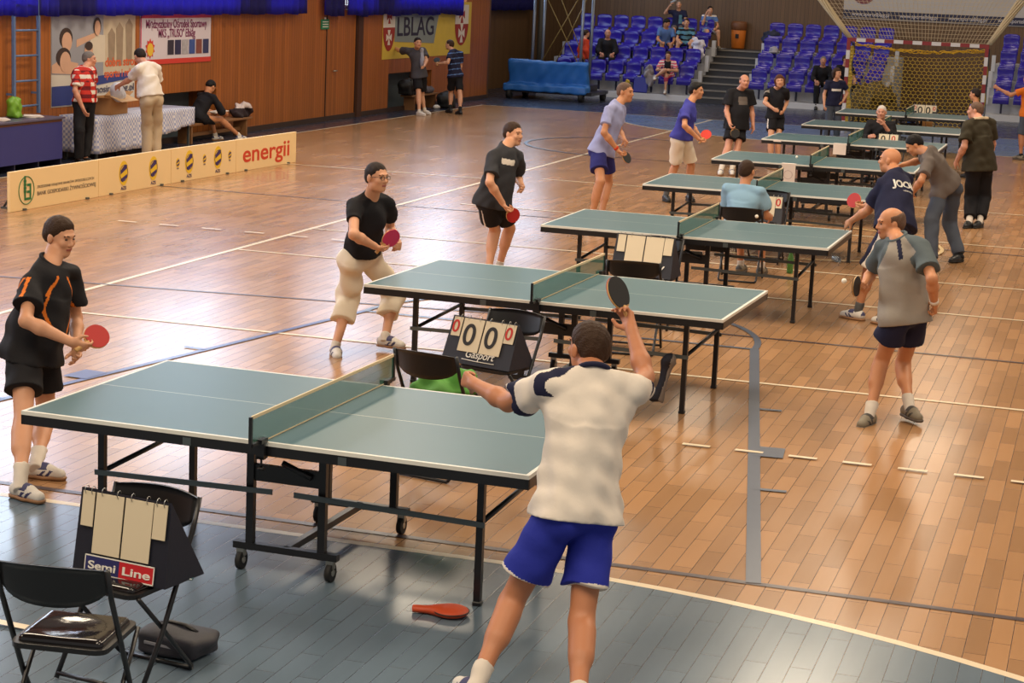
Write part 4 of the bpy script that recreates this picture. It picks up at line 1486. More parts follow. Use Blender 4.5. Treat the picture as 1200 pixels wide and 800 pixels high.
cloth_lump('jacket', 'crumpled grey jacket beside the seated woman in pink', 'jacket', (-8.42, 42.75, .58), [((0, -.15, .16), (.14, .14, .2)), ((.02, -.3, .0), (.12, .1, .2))], mat('jacket_grey', S(140, 134, 140), .8), v=.022, folds=.03, flat=False, seed=6)
cloth_lump('bag', 'yellow bag on the floor below the front blue seats', 'bag', (-9.0, 42.38, .165), [((0, 0, .16), (.08, .07, .18))], mat('bag_yellow', S(190, 160, 50), .7), v=.02, folds=.015)
b = MB(); b.box((0, 0, .21), (.4, .06, .42), rot=euler(R(-12), 0, 0), bev=.02)
o = b.build('folding_mat', mat('mat_blue', S(40, 44, 140), .5)); o.location = (-8.62, 42.4, .165); tag(o, 'small blue mat leaning below the front blue seats', 'mat')
bb = soft('ball_net', [EL((0, 0, .5), (.55, .45, .5))], .03, mat('ball_net_brown', S(92, 76, 44), .9, bump=.6, bscale=12), None, folds=.05, ff=22, seed=8, clips=[((0, 0, .01), (0, 0, -1))])
bb.location = (-1.75, 37.7, 0); tag(bb, 'big net sack of balls on the floor behind the goal', 'ball sack')

# ------------------------------------------------------------------ handball goal with its nets
go = thing('handball_goal', 'red and white handball goal with yellow net', 'goal', (GX, 35.5, 0))
RW = (mat('goal_red', S(130, 30, 34), .4), mat('goal_white', S(206, 200, 196), .4))


def banded(name, p, q, n, start):
    b = MB()
    p, q = np.array(p, float), np.array(q, float)
    for k in range(n):
        a, c = p + (q - p) * k / n, p + (q - p) * (k + 1) / n
        b.box((a + c) / 2, np.abs(c - a) + np.array([.08, .08, .08]) * (np.abs(q - p) < 1e-6), mi=(k + start) % 2)
    return b.build(name, RW, go)


banded('post', (-1.54, 0, 0), (-1.54, 0, 2.0), 10, 1)
banded('post', (1.54, 0, 0), (1.54, 0, 2.0), 10, 1)
banded('crossbar', (-1.58, 0, 2.04), (1.58, 0, 2.04), 15, 0)
b = MB()
for s in (-1, 1):
    b.tube([(s * 1.54, 0, 2.02), (s * 1.54, .75, 1.95), (s * 1.54, 1.05, .03), (s * 1.54, 0, .03)], .02, 8)
b.tube([(-1.54, 1.05, .03), (1.54, 1.05, .03)], .02, 8)
b.build('net_hoop', GREYM, go)


def hexnet(f, nu, nv, r, sides=3):
    """hexagon mesh net over the surface f(u, v), u and v in cells"""
    b = MB(); seen = set()
    for j in range(nv):
        for i in range(nu):
            cx = i + (.5 if j % 2 else 0); cy = j * .866
            for k in range(6):
                a0, a1 = math.pi / 6 + k * math.pi / 3, math.pi / 6 + (k + 1) * math.pi / 3
                p = (round(cx + .577 * math.cos(a0), 3), round(cy + .577 * math.sin(a0), 3)); q = (round(cx + .577 * math.cos(a1), 3), round(cy + .577 * math.sin(a1), 3))
                key = (min(p, q), max(p, q))
                if key in seen: continue
                seen.add(key)
                b.tube([f(*p), f(*q)], r, sides, caps=False)
    return b


NY = mat('net_yellow', S(206, 170, 60), .8)
def fback(u, v):
    x = -1.54 + 3.08 * u / 29; f = min(1, v / 19.5)
    return (x, 1.02 - .18 * f + .10 * math.sin(math.pi * f) + .02 * math.sin(u * .9), .02 + (1.86 - .12 * math.sin(math.pi * min(max(u / 29, 0), 1))) * f)
hexnet(fback, 29, 22, .0065).build('net', NY, go)
for s in (-1, 1):
    def fside(u, v, s=s):
        f = min(1, v / 19.5)
        return (s * (1.53 + .02 * math.sin(v)), .02 + (1.0 - .2 * f) * min(1, u / 9.5), .02 + 1.94 * f)
    hexnet(fside, 9, 22, .0065).build('net', NY, go)
b = MB()
rr = random.Random(3)
for k in range(5):
    pts = []
    for i in range(41):
        x = -1.5 + 3.0 * i / 40
        pts.append((x + rr.uniform(-.01, .01), .82 + rr.uniform(-.05, .05), 1.93 - .11 * math.sin(math.pi * i / 40) + rr.uniform(-.045, .045)))
    b.tube(pts, .009, 5)
b.build('net_bundle', mat('net_yellow_bundle', S(226, 176, 40), .8), go)

# ball stop net above the goal, gathered at both sides
bsx = thing('ball_stop_net', 'pale ball stop net hanging above the goal with gathered sides', 'net', (GX, 35.75, 0))
NB = mat('net_pale', S(196, 176, 140), .8)
b = MB()
zb, zt = 2.1, 4.2
xl = lambda z: -1.58 - .85 * (z - zb)
xr = lambda z: 1.58 + .62 * (z - zb)
for k in range(24):
    z = zb + (zt - zb) * k / 23
    b.tube([(xl(z) + (xr(z) - xl(z)) * i / 8, .03 * math.sin(i * 1.3 + k), z - .03 * math.sin(math.pi * i / 8)) for i in range(9)], .005, 3, caps=False)
for i in range(47):
    f = i / 46
    b.tube([(xl(z) + (xr(z) - xl(z)) * f, .03 * math.sin(i + z), z) for z in np.linspace(zb, zt, 5)], .005, 3, caps=False)
b.build('net_mesh', NB, bsx)
for fn in (xl, xr):
    b = MB()
    for k in range(9):
        a = 2 * math.pi * k / 9
        b.tube([(fn(z) + (.05 + .05 * (z - zb)) * math.cos(a + z * 1.5), (.05 + .04 * (z - zb)) * math.sin(a + z * 1.5), z) for z in np.linspace(zb - .03, zt, 8)], .022, 5)
    b.build('gathered_edge', NB, bsx)

# sponsor banner high on the back wall
sp = thing('banner', 'white sponsor banner with dark footer high on the back wall', 'banner', (-3.85, 46.68, 2.38))
b = MB(); b.box((4.5, 0, .62), (9.0, .01, 1.24)); b.build('sheet', mat('sponsor_white', S(176, 170, 166), .6), sp)
b = MB(); b.box((4.5, -.008, .13), (9.0, .01, .22)); b.build('footer', mat('sponsor_navy', S(38, 40, 66), .6), sp)
for k in range(5):
    text_mesh('lettering', 'www.sportelblag.pl', .15, mat('sponsor_text', S(190, 186, 190), .6), sp, (.25 + k * 1.35, -.015, .09), EU, EV, bold=.01, width=1.05)
b = MB(); b.prism(disc(20, .28, .2), .004, (.55, -.008, .62), EU, EV); b.build('emblem', mat('sponsor_red', S(120, 60, 66), .6), sp)
# steel barrier / low rail between the middle block and the tunnel
b = MB(); b.box((-.75, 44.4, .75), (.05, 3.0, .05)); b.box((-.75, 42.9, .37), (.05, .05, .75)); b.box((-.75, 45.9, .37), (.05, .05, .75))
tag(b.build('handrail', mat('rail_dark', S(80, 70, 60), .5)), 'dark handrail in the tunnel between the seat blocks', 'handrail')
# ------------------------------------------------------------------ people
def unit(v):
    v = np.asarray(v, float); return v / (np.linalg.norm(v) + 1e-9)


SKINS = {}


def skin_mat(tone):
    return mat('skin_%s' % tone, {'fair': S(206, 150, 116), 'tan': S(184, 122, 86), 'pink': S(200, 140, 112), 'warm': S(196, 134, 94)}[tone], .5, var=.06, vscale=14, bump=.05, bscale=90)


def cloth(name, c, rough=.8, bump=.25, bscale=22):
    return mat('cloth_' + name, c, rough, bump=bump, bscale=bscale, spec=.25)


LIP = mat('lips', S(156, 84, 74), .5)
EYEW = mat('eye', S(58, 44, 38), .25)
HAIRM = {'dark': mat('hair_dark', S(40, 30, 26), .6, bump=.6, bscale=110, spec=.2), 'brown': mat('hair_brown', S(58, 40, 28), .6, bump=.6, bscale=110, spec=.2), 'black': mat('hair_black', S(24, 20, 20), .55, bump=.6, bscale=110, spec=.2),
         'grey': mat('hair_grey', S(120, 112, 106), .7, bump=.6, bscale=110, spec=.2), 'white': mat('hair_white', S(206, 198, 190), .7, bump=.6, bscale=110, spec=.2), 'stubble': mat('hair_cropped', S(96, 70, 54), .7, bump=.4, bscale=90), 'auburn': mat('hair_auburn', S(84, 48, 34), .6, bump=.6, bscale=110, spec=.2)}


def hand_prims(W, d, n, side, s, curl, spread, vmin, thumb_in=.5):
    """palm, four fingers and a thumb; d = finger direction, n = palm normal, side = direction of the thumb"""
    pr = []
    d, n, side = unit(d), unit(n), unit(side)
    rr = lambda r: max(r * s, vmin)
    pr.append(RC(W - d * .01, W + d * .02, rr(.024), rr(.022), .02))
    offs = (.028, .010, -.009, -.026)
    lens = ((.040, .024, .019), (.044, .028, .020), (.040, .026, .020), (.032, .020, .018))
    for i in range(4):
        k0 = W + d * (.086 - .004 * abs(i - 1)) * s + side * offs[i] * s
        pr.append(RC(W + d * .022 * s + side * offs[i] * .6 * s, k0, rr(.0145), rr(.0115), .014))
        a = curl[i] if isinstance(curl, (list, tuple)) else curl
        p = k0; ang = 0
        sp = side * (spread * (1.5 - i) * .12)
        for j, (L, f) in enumerate(zip(lens[i], (.85, 1.1, .7))):
            ang += a * f
            dd = unit(d * math.cos(ang) + n * math.sin(ang) + sp)
            q = p + dd * L * s
            pr.append(RC(p, q, rr(.0092 - .0008 * j), rr(.0084 - .0010 * j), .006))
            p = q
    t0 = W + d * .024 * s + side * .026 * s + n * .006
    t1 = t0 + unit(d * .7 + side * .75 + n * (.25 + .5 * thumb_in)) * .042 * s
    t2 = t1 + unit(d * .9 + side * (.45 - .7 * thumb_in) + n * (.2 + .7 * thumb_in)) * .034 * s
    pr.append(RC(t0, t1, rr(.0145), rr(.0108), .012)); pr.append(RC(t1, t2, rr(.0105), rr(.0088), .006))
    return pr


def make_person(label, J, st, group=None):
    H = J.get('H', 1.75); s = H / 1.78
    v = st.get('v', .008)
    b = st.get('build', 1.0); bel = st.get('belly', 0.0)
    J = {k: (np.array(q, float) if isinstance(q, (list, tuple)) else q) for k, q in J.items()}
    base = (J['la'] + J['ra']) / 2
    fz = st.get('floor', 0.0)
    base = np.array([base[0], base[1], fz])
    seed = abs(hash_str(label)) % 1000
    for k in list(J):
        if isinstance(J[k], np.ndarray): J[k] = J[k] - base
    t = thing('person', label, 'person', tuple(base), 0, group)
    pel, nk, hd = J['pel'], J['nk'], J['hd']
    up = unit(nk - pel)
    rs_ = unit(J['rs'] - J['ls']); rh_ = unit(J['rh'] - J['lh'])
    rt = unit(rs_ + rh_); rt = unit(rt - up * (rt @ up))
    fw = np.cross(up, rt)
    fs = unit(np.cross(up, unit(rs_ - up * (rs_ @ up))))
    fh = unit(np.cross(up, unit(rh_ - up * (rh_ @ up))))
    M = np.array([rt, fw, up])
    Ms = np.array([np.cross(fs, up), fs, up])
    Mh = np.array([np.cross(fh, up), fh, up])
    T = np.linalg.norm(nk - pel)
    SPT = lambda a: pel + (nk - pel) * a
    sw = np.linalg.norm(J['rs'] - J['ls']) / 2
    vm = v * .8

    def torso(e, lower=True):
        k = 1 / (.75 + .25 * T / (.295 * H))
        pr = [EL(SPT(.66) + fs * .012, (sw * .80 * (.85 + .15 * b) + e, .106 * s * b + e, .335 * T + e), Ms, .03),
              EL(SPT(.32) + fw * (.010 + bel * .55), (.134 * s * b + bel * .35 + e, .098 * s * b + bel * .7 + e, .32 * T + e), M, .04)]
        if lower: pr += hips(e)
        for q, sg in (('l', -1), ('r', 1)):
            js = J[q + 's']
            a4 = js + (J[q + 'e'] - js) * .16
            pr.append(RC(SPT(.70) + rs_ * sg * sw * .50, a4 - rs_ * sg * .014, .062 * s * (.7 + .3 * b) + e, .043 * s + e, .035))
            pr.append(RC(SPT(.97), js + up * .006, .050 * s + e, .045 * s * (.6 + .4 * b) + e, .02))
            pr.append(RC(SPT(1.02) - fs * .01, SPT(.97) * .45 + js * .55 - fs * .012, .036 * s + e * .8, .034 * s + e * .8, .02))
        return pr

    def hips(e):
        pr = [EL(SPT(.02) - fh * .005, (.155 * s * b + e, .112 * s * b + bel * .2 + e, .112 * s + e), Mh, .03)]
        for q in 'lr':
            lb = (.75 + .25 * b) * s
            pr.append(EL(J[q + 'h'] - fh * .038 * s, np.array([.078, .078, .086]) * lb + e, Mh, .025))
            pr.append(RC(J[q + 'h'], J[q + 'h'] + (J[q + 'k'] - J[q + 'h']) * .2, .083 * lb + e, .080 * lb + e, .025))
        return pr

    # head frame
    hy = R(J.get('hface', J.get('face', 0))); hp = R(J.get('hpitch', 0))
    hf = np.array([math.cos(hy) * math.cos(hp), math.sin(hy) * math.cos(hp), math.sin(hp)])
    tilt = R(st.get('tilt', 0))
    hr = np.array([math.sin(hy), -math.cos(hy), 0]); hu = np.cross(hr, hf)
    hr, hu = hr * math.cos(tilt) - hu * math.sin(tilt), hu * math.cos(tilt) + hr * math.sin(tilt)
    HM = np.array([hr, hf, hu])
    hs = s * st.get('head', 1.0)
    hp_ = lambda x, y, z: hd + HM.T @ (np.array([x, y, z]) * hs)
    he = lambda c, r, k=.015, op='u': EL(hp_(*c), np.array(r) * hs, HM, k * hs, op)

    body = torso(-.014)
    body.append(RC(SPT(.97), hp_(0, -.018, -.055), .060 * s * (.75 + .25 * b), .056 * s * (.75 + .25 * b), .03))
    # arms
    for q, sg in (('l', -1), ('r', 1)):
        sh, el, wr = J[q + 's'], J[q + 'e'], J[q + 'w']
        ab = (.7 + .3 * b) * s
        body.append(RC(sh, el, .043 * ab, .039 * ab, .02))
        body.append(RC(el, el + (wr - el) * .32, .039 * ab, .043 * ab, .02)); body.append(RC(el + (wr - el) * .32, wr, .043 * ab, .0265 * ab, .02))
        d = unit(J.get(q + 'hd', wr - el))
        mode = st.get(q + 'hand', 'relaxed')
        ua = unit(el - sh)
        n0 = unit(st.get(q + 'palm', -rt * sg * 1.0 + fw * .1))
        if mode == 'grip':
            a = unit(J_axis(J, q))
            sd = a - d * (a @ d)
            sd = unit(sd) if np.linalg.norm(sd) > .15 else unit(np.cross(d, n0))
            n = unit(np.cross(d, sd)) * (1 if (np.cross(d, sd) @ n0) >= 0 else -1)
            body += hand_prims(wr, d, n, sd, s, (.75, 1.0, 1.05, 1.05), .1, vm, .6)
        else:
            n = unit(n0 - d * (n0 @ d))
            sd = np.cross(n, d) * sg
            if mode == 'fist': body += hand_prims(wr, d, n, sd, s, 1.25, .05, vm, .9)
            elif mode == 'open': body += hand_prims(wr, d, n, sd, s, .22, .8, vm, .1)
            else: body += hand_prims(wr, d, n, sd, s, (.35, .42, .5, .55), .3, vm, .35)
    # legs
    for q in 'lr':
        hip, kn, an = J[q + 'h'], J[q + 'k'], J[q + 'a']
        lb = (.75 + .25 * b) * s
        body.append(RC(hip + (kn - hip) * .12, kn, .074 * lb, .053 * lb, .02))
        sd = unit(an - kn); kb = unit(kn - hip)
        bk = -fh + sd * (fh @ sd); bk = unit(bk)
        body.append(RC(kn, an, .051 * lb, .034 * lb, .03))
        body.append(RC(kn + (an - kn) * .16 + bk * .016, kn + (an - kn) * .42 + bk * .014, .046 * lb, .044 * lb, .05))
        tdir = J.get(q + 't')
        td = fh.copy() if tdir is None else tdir - an
        td[2] = 0; td = unit(td)
        J[q + 'td'] = td
        fl = an - np.array([0, 0, .09])
        body.append(RC(an, fl + td * .09 + np.array([0, 0, .038]), .030 * lb, .022 * lb, .01))
    # head
    face = [he((0, -.014, .028), (.0755, .096, .088)), he((0, .026, -.035), (.056, .064, .074), .03), he((0, .058, -.092), (.026, .022, .020), .03),
            he((-.040, .012, -.066), (.024, .03, .03), .03), he((.040, .012, -.066), (.024, .03, .03), .03),
            he((-.036, .062, -.022), (.024, .022, .022), .02), he((.036, .062, -.022), (.024, .022, .022), .02),
            he((0, .080, .028), (.048, .014, .011), .015),
            RC(hp_(0, .086, .012), hp_(0, .103, -.024), .0075 * hs, .0115 * hs, .01), he((-.012, .094, -.029), (.009, .009, .008), .008), he((.012, .094, -.029), (.009, .009, .008), .008),
            he((0, .086, -.052), (.024, .010, .006), .006), he((0, .085, -.062), (.021, .010, .007), .006),
            he((-.081, -.008, -.006), (.011, .021, .033), .006), he((.081, -.008, -.006), (.011, .021, .033), .006),
            he((-.031, .096, .006), (.014, .014, .008), .012, 's'), he((.031, .096, .006), (.014, .014, .008), .012, 's')]
    body += face
    lipc = hp_(0, .09, -.057)

    def bpred(c):
        q = (c - lipc) @ HM.T / hs
        return ((np.abs(q[:, 0]) < .023) & (np.abs(q[:, 2]) < .008) & (q[:, 1] > -.012)).astype(int)
    soft('body', body, v, [skin_mat(st.get('skin', 'fair')), LIP], t, pred=bpred, smooth=1)
    for sg in (-1, 1):
        e = MB(); e.ell(hp_(sg * .031, .080, .007), np.array([.011, .007, .0055]) * hs, 10, rot=HM.T); e.build('eye', EYEW, t)
        hm = HAIRM[st.get('haircol', 'dark')]
        e = MB(); e.tube([hp_(sg * .014, .0905, .026), hp_(sg * .03, .088, .031), hp_(sg * .048, .074, .026)], .0034 * hs, 6); e.build('eyebrow', HAIRM['dark'] if st.get('haircol') not in ('white', 'grey') else HAIRM['grey'], t)
    # hair
    style = st.get('hair', 'short')
    if style != 'bald':
        th = {'short': .007, 'crop': .003, 'full': .012, 'long': .022, 'fringe': .005, 'bob': .010, 'flat': .015}[style]
        t0 = 0 if style not in ('long', 'bob') else th
        pr = [he((0, -.016, .030), (.0765 + t0, .097 + t0, .089 + t0)), he((0, -.05, -.01), (.066 + t0, .055 + t0, .06 + t0), .02)]
        if style in ('long', 'bob'):
            L = -.16 if style == 'long' else -.07
            for sg in (-1, 1): pr.append(RC(hp_(sg * .07, -.02, .02), hp_(sg * .068, -.03, L), .035 * hs, .03 * hs, .03))
            pr.append(RC(hp_(0, -.07, .02), hp_(0, -.075, L), .055 * hs, .05 * hs, .04))
        lo, hi = bounds(pr); lo = lo - .03; hi = hi + .03
        vv = min(v, .0075)
        F = Field(lo, hi, vv).run(pr)
        X, Y, Z = F.coords()
        X, Y, Z = X - hd[0], Y - hd[1], Z - hd[2]
        lx = (X * hr[0] + Y * hr[1] + Z * hr[2]) / hs; ly = (X * hf[0] + Y * hf[1] + Z * hf[2]) / hs; lz = (X * hu[0] + Y * hu[1] + Z * hu[2]) / hs
        # hair line: forehead, temples, nape
        line = np.where(ly > .035, .034 + .80 * (ly - .035), np.where(ly > -.02, .030 - .9 * (.035 - ly), -.0195 + .62 * (ly + .02))) + .004 * np.sin(lx * 210) * np.sin(ly * 170 + 1)
        line = np.where((ly > .0) & (ly < .05) & (np.abs(lx) > .05), np.minimum(line, -.01 + 1.1 * ly), line)
        if style in ('long', 'bob'): line = np.where(ly > .02, .04 + .2 * ly, -.3 + 0 * ly)
        if style == 'fringe':
            F.F = np.maximum(F.F, (lz - (.055 - .25 * ly)) * .8)
            line = np.where(ly > .02, .2 + 0 * ly, line)
        if style not in ('long', 'bob'): F.F = F.F - th * np.clip((lz - line) / .045, 0, 1) + .0022 * np.sin(lx * 150 + ly * 60) * np.sin(ly * 130 + lz * 80)
        F.F = np.maximum(F.F, (line - lz) * .75)
        V, Q = F.surface(1)
        if len(V): np_mesh('hair', V, Q, hm, t)
    if st.get('beard'):
        soft('beard', [he((0, .05, -.085), (.034, .03, .03)), he((0, .086, -.045), (.026, .012, .006))], min(v, .008), HAIRM[st['beard']], t)
    if st.get('glasses'):
        g = MB()
        for sg in (-1, 1):
            g.tube([hp_(sg * .032 + .021 * math.cos(a), .098, .004 + .015 * math.sin(a)) for a in np.linspace(0, 6.283, 17)[:-1]], .002, 5, closed=True)
            g.tube([hp_(sg * .053, .097, .01), hp_(sg * .078, .06, .012), hp_(sg * .082, -.005, .008)], .002, 5)
        g.tube([hp_(-.011, .1, .008), hp_(.011, .1, .008)], .002, 5)
        g.build('glasses', mat('glasses_dark', S(40, 36, 36), .3), t)
    # shirt
    sm, slv = st['shirt'], st.get('sleeve', .55)
    loose = st.get('loose', .018)
    e = .010 + loose * .35
    hem = st.get('hem', -.12)
    pr = torso(e, hem < .03)
    if hem < .03: pr = [p for p in pr] + hips(e + .012)
    pr.append(TU(SPT(.62), SPT(hem) - up * .0, rt, (sw * .74 + e, .104 * s * b + bel * .45 + e), (.156 * s * b + bel * .3 + e + loose * .5, .118 * s * b + bel * .55 + e + loose * .5), .03))
    for q in 'lr':
        sh, el, wr = J[q + 's'], J[q + 'e'], J[q + 'w']
        ab = (.7 + .3 * b) * s
        m = min(slv, 1.0)
        end = sh + (el - sh) * m
        u = np.cross(unit(el - sh), [0.3, .5, .8])
        pr.append(RC(sh, sh + (el - sh) * .25, .046 * ab + e, .047 * ab + e, .02))
        r1 = .043 * ab + e + loose * .75
        pr.append(TU(sh + (el - sh) * .08, end, u, (.044 * ab + e, .044 * ab + e), (r1, r1), .015))
        if slv > 1:
            r2 = .036 * ab + e + loose * .3
            w2 = el + (wr - el) * min(1, slv - 1)
            pr.append(RC(el, el, r1, r1, .02)); pr.append(TU(el, w2, u, (r1 * .97, r1 * .97), (r2, r2), .02))
    bp = st.get('pred')

    def spred(c):
        d = c - pel
        loc = {'r': d @ rt / s, 'f': d @ fw / s, 'u': d @ up / T, 'c': d, 'arm': np.full(len(c), -1.0), 'armd': np.full(len(c), 9.)}
        for q in 'lr':
            a = J[q + 'e'] - J[q + 's']; L2 = a @ a
            tt = (c - J[q + 's']) @ a / L2
            dist = np.linalg.norm(c - J[q + 's'] - np.clip(tt, 0, 1)[:, None] * a, axis=1)
            lat = np.abs(d @ rt)
            m = (dist < .105 * s) & (dist < loc['armd'])
            loc['armd'] = np.where(m, dist, loc['armd']); loc['arm'] = np.where(m, tt, loc['arm'])
        return bp(loc)
    hemp = SPT(hem)
    so = soft('shirt', pr, min(v * 1.1, .02), sm, t, clips=[(hemp, -up), (SPT(1.0) + up * .022 * s, unit(up + fs * .35))], folds=st.get('fold', .0055), ff=st.get('ff', 34), seed=seed, pred=spred if bp else None, smooth=1)
    so.name = st.get('shirtname', 'shirt')
    if st.get('collar'):
        c0 = SPT(.985)
        g = MB(); ca = unit(up + fs * .45); cu = unit(np.cross(fs, ca)); cv = np.cross(ca, cu); cc = SPT(1.0) + up * .018 * s
        g.tube([cc + (cu * math.cos(a) * .066 + cv * math.sin(a) * .070) * s * (.8 + .2 * b) for a in np.linspace(0, 2 * math.pi, 25)[:-1]], .0125 * s, 8, closed=True)
        g.build('collar', st['collar'], t)
    if False:
        soft('collar', [RC(c0 - fs * .012, hp_(0, -.03, -.10), .072 * s, .066 * s, .02)], min(v, .012), st['collar'], t, clips=[(c0 + up * .045 * s - fs * .02, unit(up - fs * .3)), (c0 - up * .02, -up)])
    # lower clothing
    lm, kind, ll = st['lower']
    lo_ = st.get('lloose', .02)
    pr = hips(.012) + [EL(SPT(.32) + fw * (.010 + bel * .55), (.134 * s * b + bel * .35 + .01, .098 * s * b + bel * .7 + .01, .32 * T + .01), M, .04)]
    for q in 'lr':
        hip, kn, an = J[q + 'h'], J[q + 'k'], J[q + 'a']
        lb = (.75 + .25 * b) * s
        u = np.cross(unit(kn - hip), fh)
        m = min(ll, 1.0)
        r0, r1 = .082 * lb + .012, (.084 + (.056 - .084) * m) * lb + .010 + lo_
        pr.append(TU(hip + (hip - kn) * .02, hip + (kn - hip) * m, u, (r0, r0), (r1, r1), .014))
        if ll > 1:
            r2 = .040 * lb + .008 + lo_ * st.get('flare', 1.0)
            pr.append(RC(kn, kn, r1 * .99, r1 * .99, .02)); pr.append(TU(kn, kn + (an - kn) * min(1.08, ll - 1), u, (r1, r1), (r2, r2), .02))
    lp = st.get('lpred')

    def lpred(c):
        d = c - pel
        h = (J['lh'] + J['rh']) / 2
        out = np.zeros(len(c))
        lat = np.zeros(len(c))
        for q, sg in (('l', -1), ('r', 1)):
            a = J[q + 'k'] - J[q + 'h']
            tt = (c - J[q + 'h']) @ a / (a @ a)
            near_ = ((d @ rh_) * sg > 0)
            off = (c - J[q + 'h'] - tt[:, None] * a)
            out = np.where(near_, tt, out); lat = np.where(near_, (off @ rh_) * sg - np.abs(off @ fh) * 1.0, lat)
        return lp({'t': out, 'lat': lat, 'u': d @ up / T})
    soft({'shorts': 'shorts', 'pants': 'trousers', 'skirt': 'skirt'}[kind], pr, min(v * 1.1, .02), lm, t, clips=[(SPT(.20), up)], folds=st.get('lfold', .004), ff=30, seed=seed + 7, pred=lpred if lp else None)
    # socks and shoes
    for q in 'lr':
        an, kn = J[q + 'a'], J[q + 'k']
        lb = (.75 + .25 * b) * s
        if st.get('sock'):
            smt, hgt = st['sock']
            ax = unit(kn - an)
            soft('sock', [TU(an - ax * .055, an + ax * hgt, np.cross(ax, fh), (.034 * lb + .004, .034 * lb + .004), (.0345 * lb + .004 + hgt * .07, .0345 * lb + .004 + hgt * .07), .01)], min(v, .01), smt, t, folds=.002, ff=60)
        td = J[q + 'td']; fl = an - np.array([0, 0, .09])
        z = np.array([0, 0, 1.0]); k = s
        A = lambda f, h: fl + td * f * k + z * h
        pr = [RC(A(-.035, .05), A(.06, .050), .043 * k, .042 * k, .02), RC(A(.06, .048), A(.155, .034), .044 * k, .036 * k, .03), RC(A(-.02, .05), A(-.012, .072), .041 * k, .036 * k, .02), RC(A(.02, .066), A(.09, .05), .032 * k, .03 * k, .02)]
        sd = np.cross(td, z)
        mm = st.get('shoe', (mat('shoe_white', S(214, 208, 200), .6), mat('shoe_trim', S(60, 60, 110), .6), mat('sole_gum', S(150, 110, 76), .6)))

        def shp(c, fl=fl, td=td):
            f = (c - fl) @ td / k; h = c[:, 2] - fl[2]
            return (((np.abs(f - .02 - h * .9) < .011) | (np.abs(f - .06 - h * .9) < .011)) & (h < .062) & (h > .02) | (f < -.058) & (h > .05) | (f > .025) & (f < .085) & (h > .066) | (h < .034) & (f > .02) & (f < .07)).astype(int)
        so = soft('shoe', pr, min(v, .009) if v < .02 else .014, [mm[0], mm[1]], t, clips=[(A(0, .022), -z)], pred=shp)
        so2 = soft('sole', [RC(A(-.035, .02), A(.06, .02), .046 * k, .044 * k, .02), RC(A(.06, .02), A(.158, .022), .046 * k, .040 * k, .03)], min(v, .009) if v < .02 else .014, mm[2], so, clips=[(A(0, .026), z), (A(0, .003), -z)])
    if st.get('extra'): st['extra'](t, dict(J=J, SPT=SPT, rt=rt, fw=fw, up=up, s=s, so=so, pel=pel, T=T, fs=fs))
    return t


def hash_str(x):
    h = 7
    for ch in x: h = (h * 31 + ord(ch)) % 1000003
    return h


def J_axis(J, q):
    return np.array(J.get(q + 'bat', [0, 0, 1]), float)


def make_bat(label, wrist, d, axis, normal, front='red', back='black', s=1.0):
    """bat with its handle in the palm just beyond the wrist"""
    axis = unit(axis); n = unit(np.asarray(normal, float) - axis * (np.asarray(normal, float) @ axis)); u = np.cross(axis, n)
    hand = np.asarray(wrist, float) + unit(d) * .07 * s
    t = thing('table_tennis_bat', label, 'bat', tuple(hand), 0, 'table tennis bats in the hands of players')
    RB = {'red': mat('bat_rubber_red', S(176, 36, 34), .55), 'black': mat('bat_rubber_black', S(24, 22, 22), .55), 'pink': mat('bat_rubber_pink', S(196, 44, 92), .5), 'orange': mat('bat_rubber_orange', S(214, 52, 36), .5)}
    w = mat('bat_wood', S(206, 160, 100), .5)
    c = .118
    out = [(.075 * math.sin(a) * (1 - .04 * math.cos(a)), c - .080 * math.cos(a)) for a in np.linspace(0, 2 * math.pi, 33)[:-1]]
    b = MB(); b.prism(out, .007, -n * .0035, u, axis) if np.cross(u, axis) @ n > 0 else b.prism([(-x, y) for x, y in out], .007, -n * .0035, -u, axis)
    uu = u if np.cross(u, axis) @ n > 0 else -u
    b.build('blade', w, t)
    inn = [(x * .985, c + (y - c) * .985 + .004) for x, y in out if y > c - .07]
    for sg, col in ((1, front), (-1, back)):
        r = MB(); r.prism(inn, .0035, n * (.0036 if sg > 0 else -.0071), uu, axis); r.build('rubber', RB[col], t)
    h = MB(); h.tube([-axis * .045, -axis * .0, axis * .05, axis * .06], [.0155, .0125, .013, .010], 10); h.build('handle', w, t)
    return t


# ---- poses of people standing or sitting further off (built in metres from where they stand)
def stand(x, y, face, H, arms=None, z=0.0, lean=0.0, hface=None, hpitch=0, feet=.11, bend=.02):
    f = np.array([math.cos(R(face)), math.sin(R(face)), 0]); r = np.array([f[1], -f[0], 0]); u = np.array([0, 0, 1.0])
    o = np.array([x, y, z]); k = H / 1.75
    P = lambda a, b, c: o + r * a * k + f * b * k + u * c * k
    J = dict(H=H, face=face, hface=face if hface is None else hface, hpitch=hpitch)
    J['pel'] = P(0, -.02, .93); J['nk'] = P(0, lean, 1.44 - lean * .2); J['hd'] = P(0, lean + .05, 1.625 - lean * .3)
    for q, sg in (('l', -1), ('r', 1)):
        J[q + 's'] = P(sg * .18, lean, 1.41 - lean * .2); J[q + 'h'] = P(sg * .095, -.02, .90); J[q + 'k'] = P(sg * feet, bend, .49); J[q + 'a'] = P(sg * feet * 1.1, -.03, .09 / k)
    A = {'r': ((.05, -.04, -.29), (.06, .06, -.54)), 'l': ((-.05, -.04, -.29), (-.06, .06, -.54))}
    A.update(arms or {})
    for q in 'lr':
        s_ = J[q + 's']
        for nm, w in zip('ew', A[q]): J[q + nm] = s_ + (r * w[0] + f * w[1] + u * w[2]) * k
    return J


